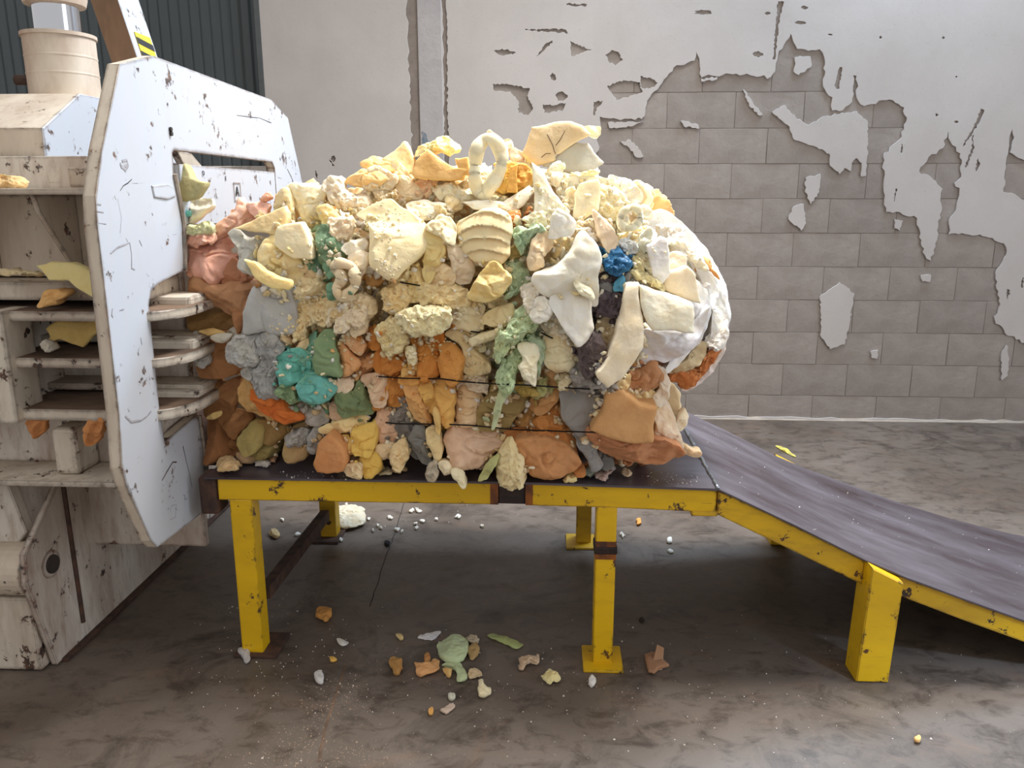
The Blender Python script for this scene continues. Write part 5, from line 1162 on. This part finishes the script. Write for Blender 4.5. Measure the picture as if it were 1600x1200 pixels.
# floor
g = 'foam scraps on the floor'
for nm, lb, px, c, h, st, am in [
 ('foam_scrap', 'orange-brown scrap alone on the floor right of the left table leg', [(495, 958), (503, 952), (513, 955), (517, 966), (512, 975), (500, 972), (493, 964)], (206, 144, 76), .035, 's', 1),
 ('foam_scrap', 'brown scrap with yellow rim on the floor, leftmost of the central heap', [(608, 1038), (618, 1029), (626, 1036), (630, 1046), (622, 1058), (612, 1050)], (176, 128, 70), .035, 's', 1),
 ('foam_scrap', 'peach scrap on the floor left of the light green one', [(650, 1040), (662, 1046), (680, 1033), (688, 1040), (684, 1050), (668, 1058), (652, 1056)], (224, 164, 108), .035, 's', 1),
 ('foam_scrap', 'narrow brown scrap on the floor behind the peach one', [(662, 1030), (668, 1024), (672, 1032), (664, 1042)], (176, 122, 70), .03, 's', 1),
 ('foam_scrap', 'round light green scrap in the middle of the floor litter', [(684, 1015), (696, 1003), (715, 998), (728, 1004), (733, 1020), (724, 1036), (705, 1040), (690, 1034)], (168, 194, 144), .045, 's', .6),
 ('foam_scrap', 'light green curl on the floor in front of the round green scrap', [(690, 1040), (715, 1037), (728, 1052), (731, 1063), (714, 1068), (716, 1054), (704, 1046)], (172, 198, 144), .025, 's', .6),
 ('foam_scrap', 'olive brown shred on the floor right of the round green scrap', [(732, 1020), (745, 1010), (747, 1024), (738, 1036)], (172, 140, 90), .035, 's', 1),
 ('foam_scrap', 'pale shred on the floor above the olive brown one', [(728, 1004), (738, 996), (746, 1002), (740, 1012)], (196, 180, 156), .03, 't', 1),
 ('foam_scrap', 'yellow sliver on the floor between the peach and green scraps', [(692, 1048), (705, 1050), (704, 1060), (696, 1056)], (232, 184, 116), .025, 's', 1),
 ('foam_strip', 'long light green strip lying on the floor right of the litter', [(762, 995), (770, 991), (790, 998), (816, 1008), (811, 1015), (795, 1010), (778, 1002)], (154, 178, 104), .018, 's', .5),
 ('foam_scrap', 'thin white shred on the floor behind the round green scrap', [(655, 993), (668, 992), (688, 990), (682, 997), (670, 1000), (656, 999)], (232, 230, 232), .014, 't', .5),
 ('foam_scrap', 'small cream scrap on the floor left of the thin white shred', [(619, 994), (629, 993), (631, 1001), (622, 1001)], (226, 196, 140), .02, 's', 1),
 ('foam_scrap', 'two-lobed cream chunk on the floor in front of the litter', [(750, 1072), (754, 1070), (759, 1079), (768, 1082), (765, 1088), (757, 1094), (749, 1092)], (240, 228, 192), .04, 's', .8),
 ('foam_scrap', 'cream popcorn-like clump on the floor left of the middle leg', [(848, 1062), (856, 1053), (866, 1056), (875, 1063), (874, 1070), (860, 1072), (850, 1070)], (238, 220, 160), .035, 't', .7),
 ('foam_scrap', 'pinkish tan shred on the floor left of the middle leg', [(808, 1046), (816, 1034), (832, 1030), (841, 1026), (840, 1042), (828, 1040), (818, 1048)], (206, 176, 146), .03, 't', .8),
 ('foam_scrap', 'crumbly pale tan scrap on the floor right of the green curl', [(730, 1052), (742, 1048), (756, 1058), (744, 1063), (733, 1061)], (208, 180, 140), .025, 't', .8),
 ('foam_scrap', 'white scrap on the floor just in front of the middle leg', [(921, 1064), (928, 1062), (932, 1070), (926, 1077), (921, 1072)], (236, 232, 226), .03, 't', .6),
 ('foam_scrap', 'grey-white scrap on the floor left of the central litter', [(492, 1058), (501, 1055), (507, 1062), (503, 1070), (494, 1068)], (200, 198, 200), .03, 't', .6),
 ('foam_scrap', 'grey shred on the floor before the left leg base plate', [(372, 1022), (384, 1016), (393, 1034), (388, 1040), (378, 1032)], (188, 184, 184), .03, 't', .6),
 ('foam_scrap', 'white flake on the floor left of the peach shred', [(527, 1001), (540, 1003), (545, 1007), (534, 1010)], (222, 218, 214), .014, 's', .6),
 ('foam_scrap', 'small orange flake on the floor below the white flake', [(515, 1027), (524, 1031), (526, 1035), (516, 1035)], (232, 178, 88), .012, 's', .6),
 ('foam_scrap', 'thin orange sliver on the floor in front of the litter', [(671, 1112), (675, 1107), (677, 1118), (671, 1120)], (206, 150, 80), .02, 's', .6),
 ('foam_scrap', 'pinkish white shred on the floor near the front edge', [(690, 1112), (704, 1103), (712, 1104), (706, 1112), (694, 1118)], (186, 164, 148), .014, 't', .6),
 ('foam_scrap', 'small white tuft on the floor in front of the peach scrap', [(700, 1089), (708, 1087), (710, 1094), (703, 1096)], (206, 206, 190), .02, 't', .6),
 ('foam_scrap', 'white torn foam heap on the floor beside the back left leg', [(520, 803), (540, 797), (560, 800), (573, 808), (566, 822), (545, 828), (522, 824)], (230, 220, 196), .06, 't', 1),
 ('foam_scrap', 'cream lump on the floor between the left legs', [(423, 834), (432, 832), (437, 840), (430, 844), (423, 840)], (206, 178, 130), .03, 't', .6),
 ('foam_scrap', 'orange crumb on the lit floor right of the middle leg', [(993, 815), (1001, 812), (1002, 820), (995, 821)], (206, 140, 70), .02, 't', .6),
 ('foam_scrap', 'white crumb on the lit floor right of the orange crumb', [(1042, 844), (1049, 842), (1050, 848), (1043, 849)], (230, 230, 228), .02, 's', .6),
 ('foam_scrap', 'orange crumb on the lit floor at the lower right', [(1428, 1157), (1434, 1154), (1438, 1160), (1431, 1163)], (230, 176, 110), .02, 't', .6),
 ('foam_scrap', 'yellow strip on the floor behind the ramp', [(1212, 697), (1222, 700), (1244, 713), (1238, 714), (1220, 704)], (216, 200, 96), .02, 's', .4)]:
    lying(nm, lb, px, 0.001, c, h, st, g, amp=am)
# brown cardboard scrap
cb = lying('cardboard_scrap', 'folded brown cardboard scrap on the floor right of the middle leg', [(1008, 1027), (1019, 1024), (1030, 1023), (1036, 1038), (1048, 1044), (1030, 1048), (1022, 1056), (1012, 1054)], 0.001, (150, 108, 80), .025, 'f', None, None, 1, 'cardboard')
bm = bmesh.new(); a_ = P(1016, 1050, 2, .003); b2 = P(1030, 1024, 2, .003)
prism(bm, [a_, P(1034, 1047, 2, .003), P(1036, 1027, 2, .003) + Vector((0, 0, .03)), b2 + Vector((-.01, 0, .035))], (.002, .002, .004)); f_ = link('cardboard_flap', bm_mesh('cardboard_flap', bm), M['foam'], cb); setcol(f_, (164, 120, 90))
o = lying('black_lump', 'small black lump on the lit floor under the table', [(601, 849), (606, 846), (609, 851), (604, 855)], 0.001, (22, 22, 26), .02, 's', None, None, 1, 'litter')
o = lying('rust_chip', 'dark rust chip on the floor right of the middle leg', [(997, 968), (1003, 966), (1008, 972), (1002, 974)], 0.001, (44, 34, 30), .006, 's', None, None, 1, 'litter')
# white popcorn bits under the table
whites = [(645, 799), (651, 797), (654, 800), (590, 822), (594, 826), (610, 810), (620, 829), (628, 832), (650, 820), (651, 826), (660, 816), (682, 813), (752, 824), (576, 812), (583, 830), (465, 837), (441, 813), (533, 845), (970, 836), (974, 838), (1048, 863), (541, 789), (715, 808)]
for k, (x, y) in enumerate(whites):
    r_ = random.Random(k); s = r_.uniform(2.2, 4.6)
    o = lying('foam_bit', 'tiny white foam bit on the lit floor beneath the table', rgn(x, y, s, s * .7, k, 7), .001, (232, 228, 218), .016, 't', 'tiny white bits on the floor under the table', None, .5)
pts = []
for _ in range(420):
    q = rg.choice([(400, 1060, 60, 30), (500, 1040, 90, 50), (700, 1050, 110, 50), (880, 1070, 100, 40), (1100, 1060, 150, 60), (1350, 1090, 120, 50), (640, 820, 120, 20), (900, 1150, 300, 40), (450, 960, 60, 30)])
    x, y = rg.gauss(q[0], q[2]), rg.gauss(q[1], q[3])
    if 775 < y < 1199: pts.append(P(x, y, 2, .001))
o = crumbs('floor_crumbs', pts, .0009, .0024, (206, 196, 184), None, 6); tag(o, 'fine pale foam crumbs scattered over the concrete floor', 'crumbs')
pts = []
for _ in range(900):
    q = rg.choice([(470, 1165, 26, 20), (500, 1110, 14, 20), (560, 1180, 40, 14), (430, 1190, 40, 12), (540, 1090, 20, 18)])
    x, y = rg.gauss(q[0], q[2]), rg.gauss(q[1], q[3])
    if 1050 < y < 1215: pts.append(P(x, y, 2, .0))
o = crumbs('sawdust', pts, .0006, .0018, (168, 140, 118), None, 8); tag(o, 'tan gritty dust smeared on the floor at the front left', 'dust')
# crack across the floor slab
for cr in ([(632, 786), (618, 830), (606, 862), (590, 910), (576, 955)], [(540, 1040), (525, 1085), (508, 1140), (496, 1200)]):
    q = []
    for k in range(len(cr) - 1):
        for t in np.linspace(0, 1, 6, endpoint=False): q.append(P(cr[k][0] + (cr[k + 1][0] - cr[k][0]) * t + rg.uniform(-1, 1), cr[k][1] + (cr[k + 1][1] - cr[k][1]) * t, 2, .0004))
    bm = bmesh.new(); tube(bm, q, .0022 if cr[0][1] < 900 else .005, 5)
    for v_ in bm.verts: v_.co.z = v_.co.z * .2
    o = link('floor_crack', bm_mesh('floor_crack', bm), M['dark'] if cr[0][1] < 900 else M['dust'], bpy.data.objects['floor'])
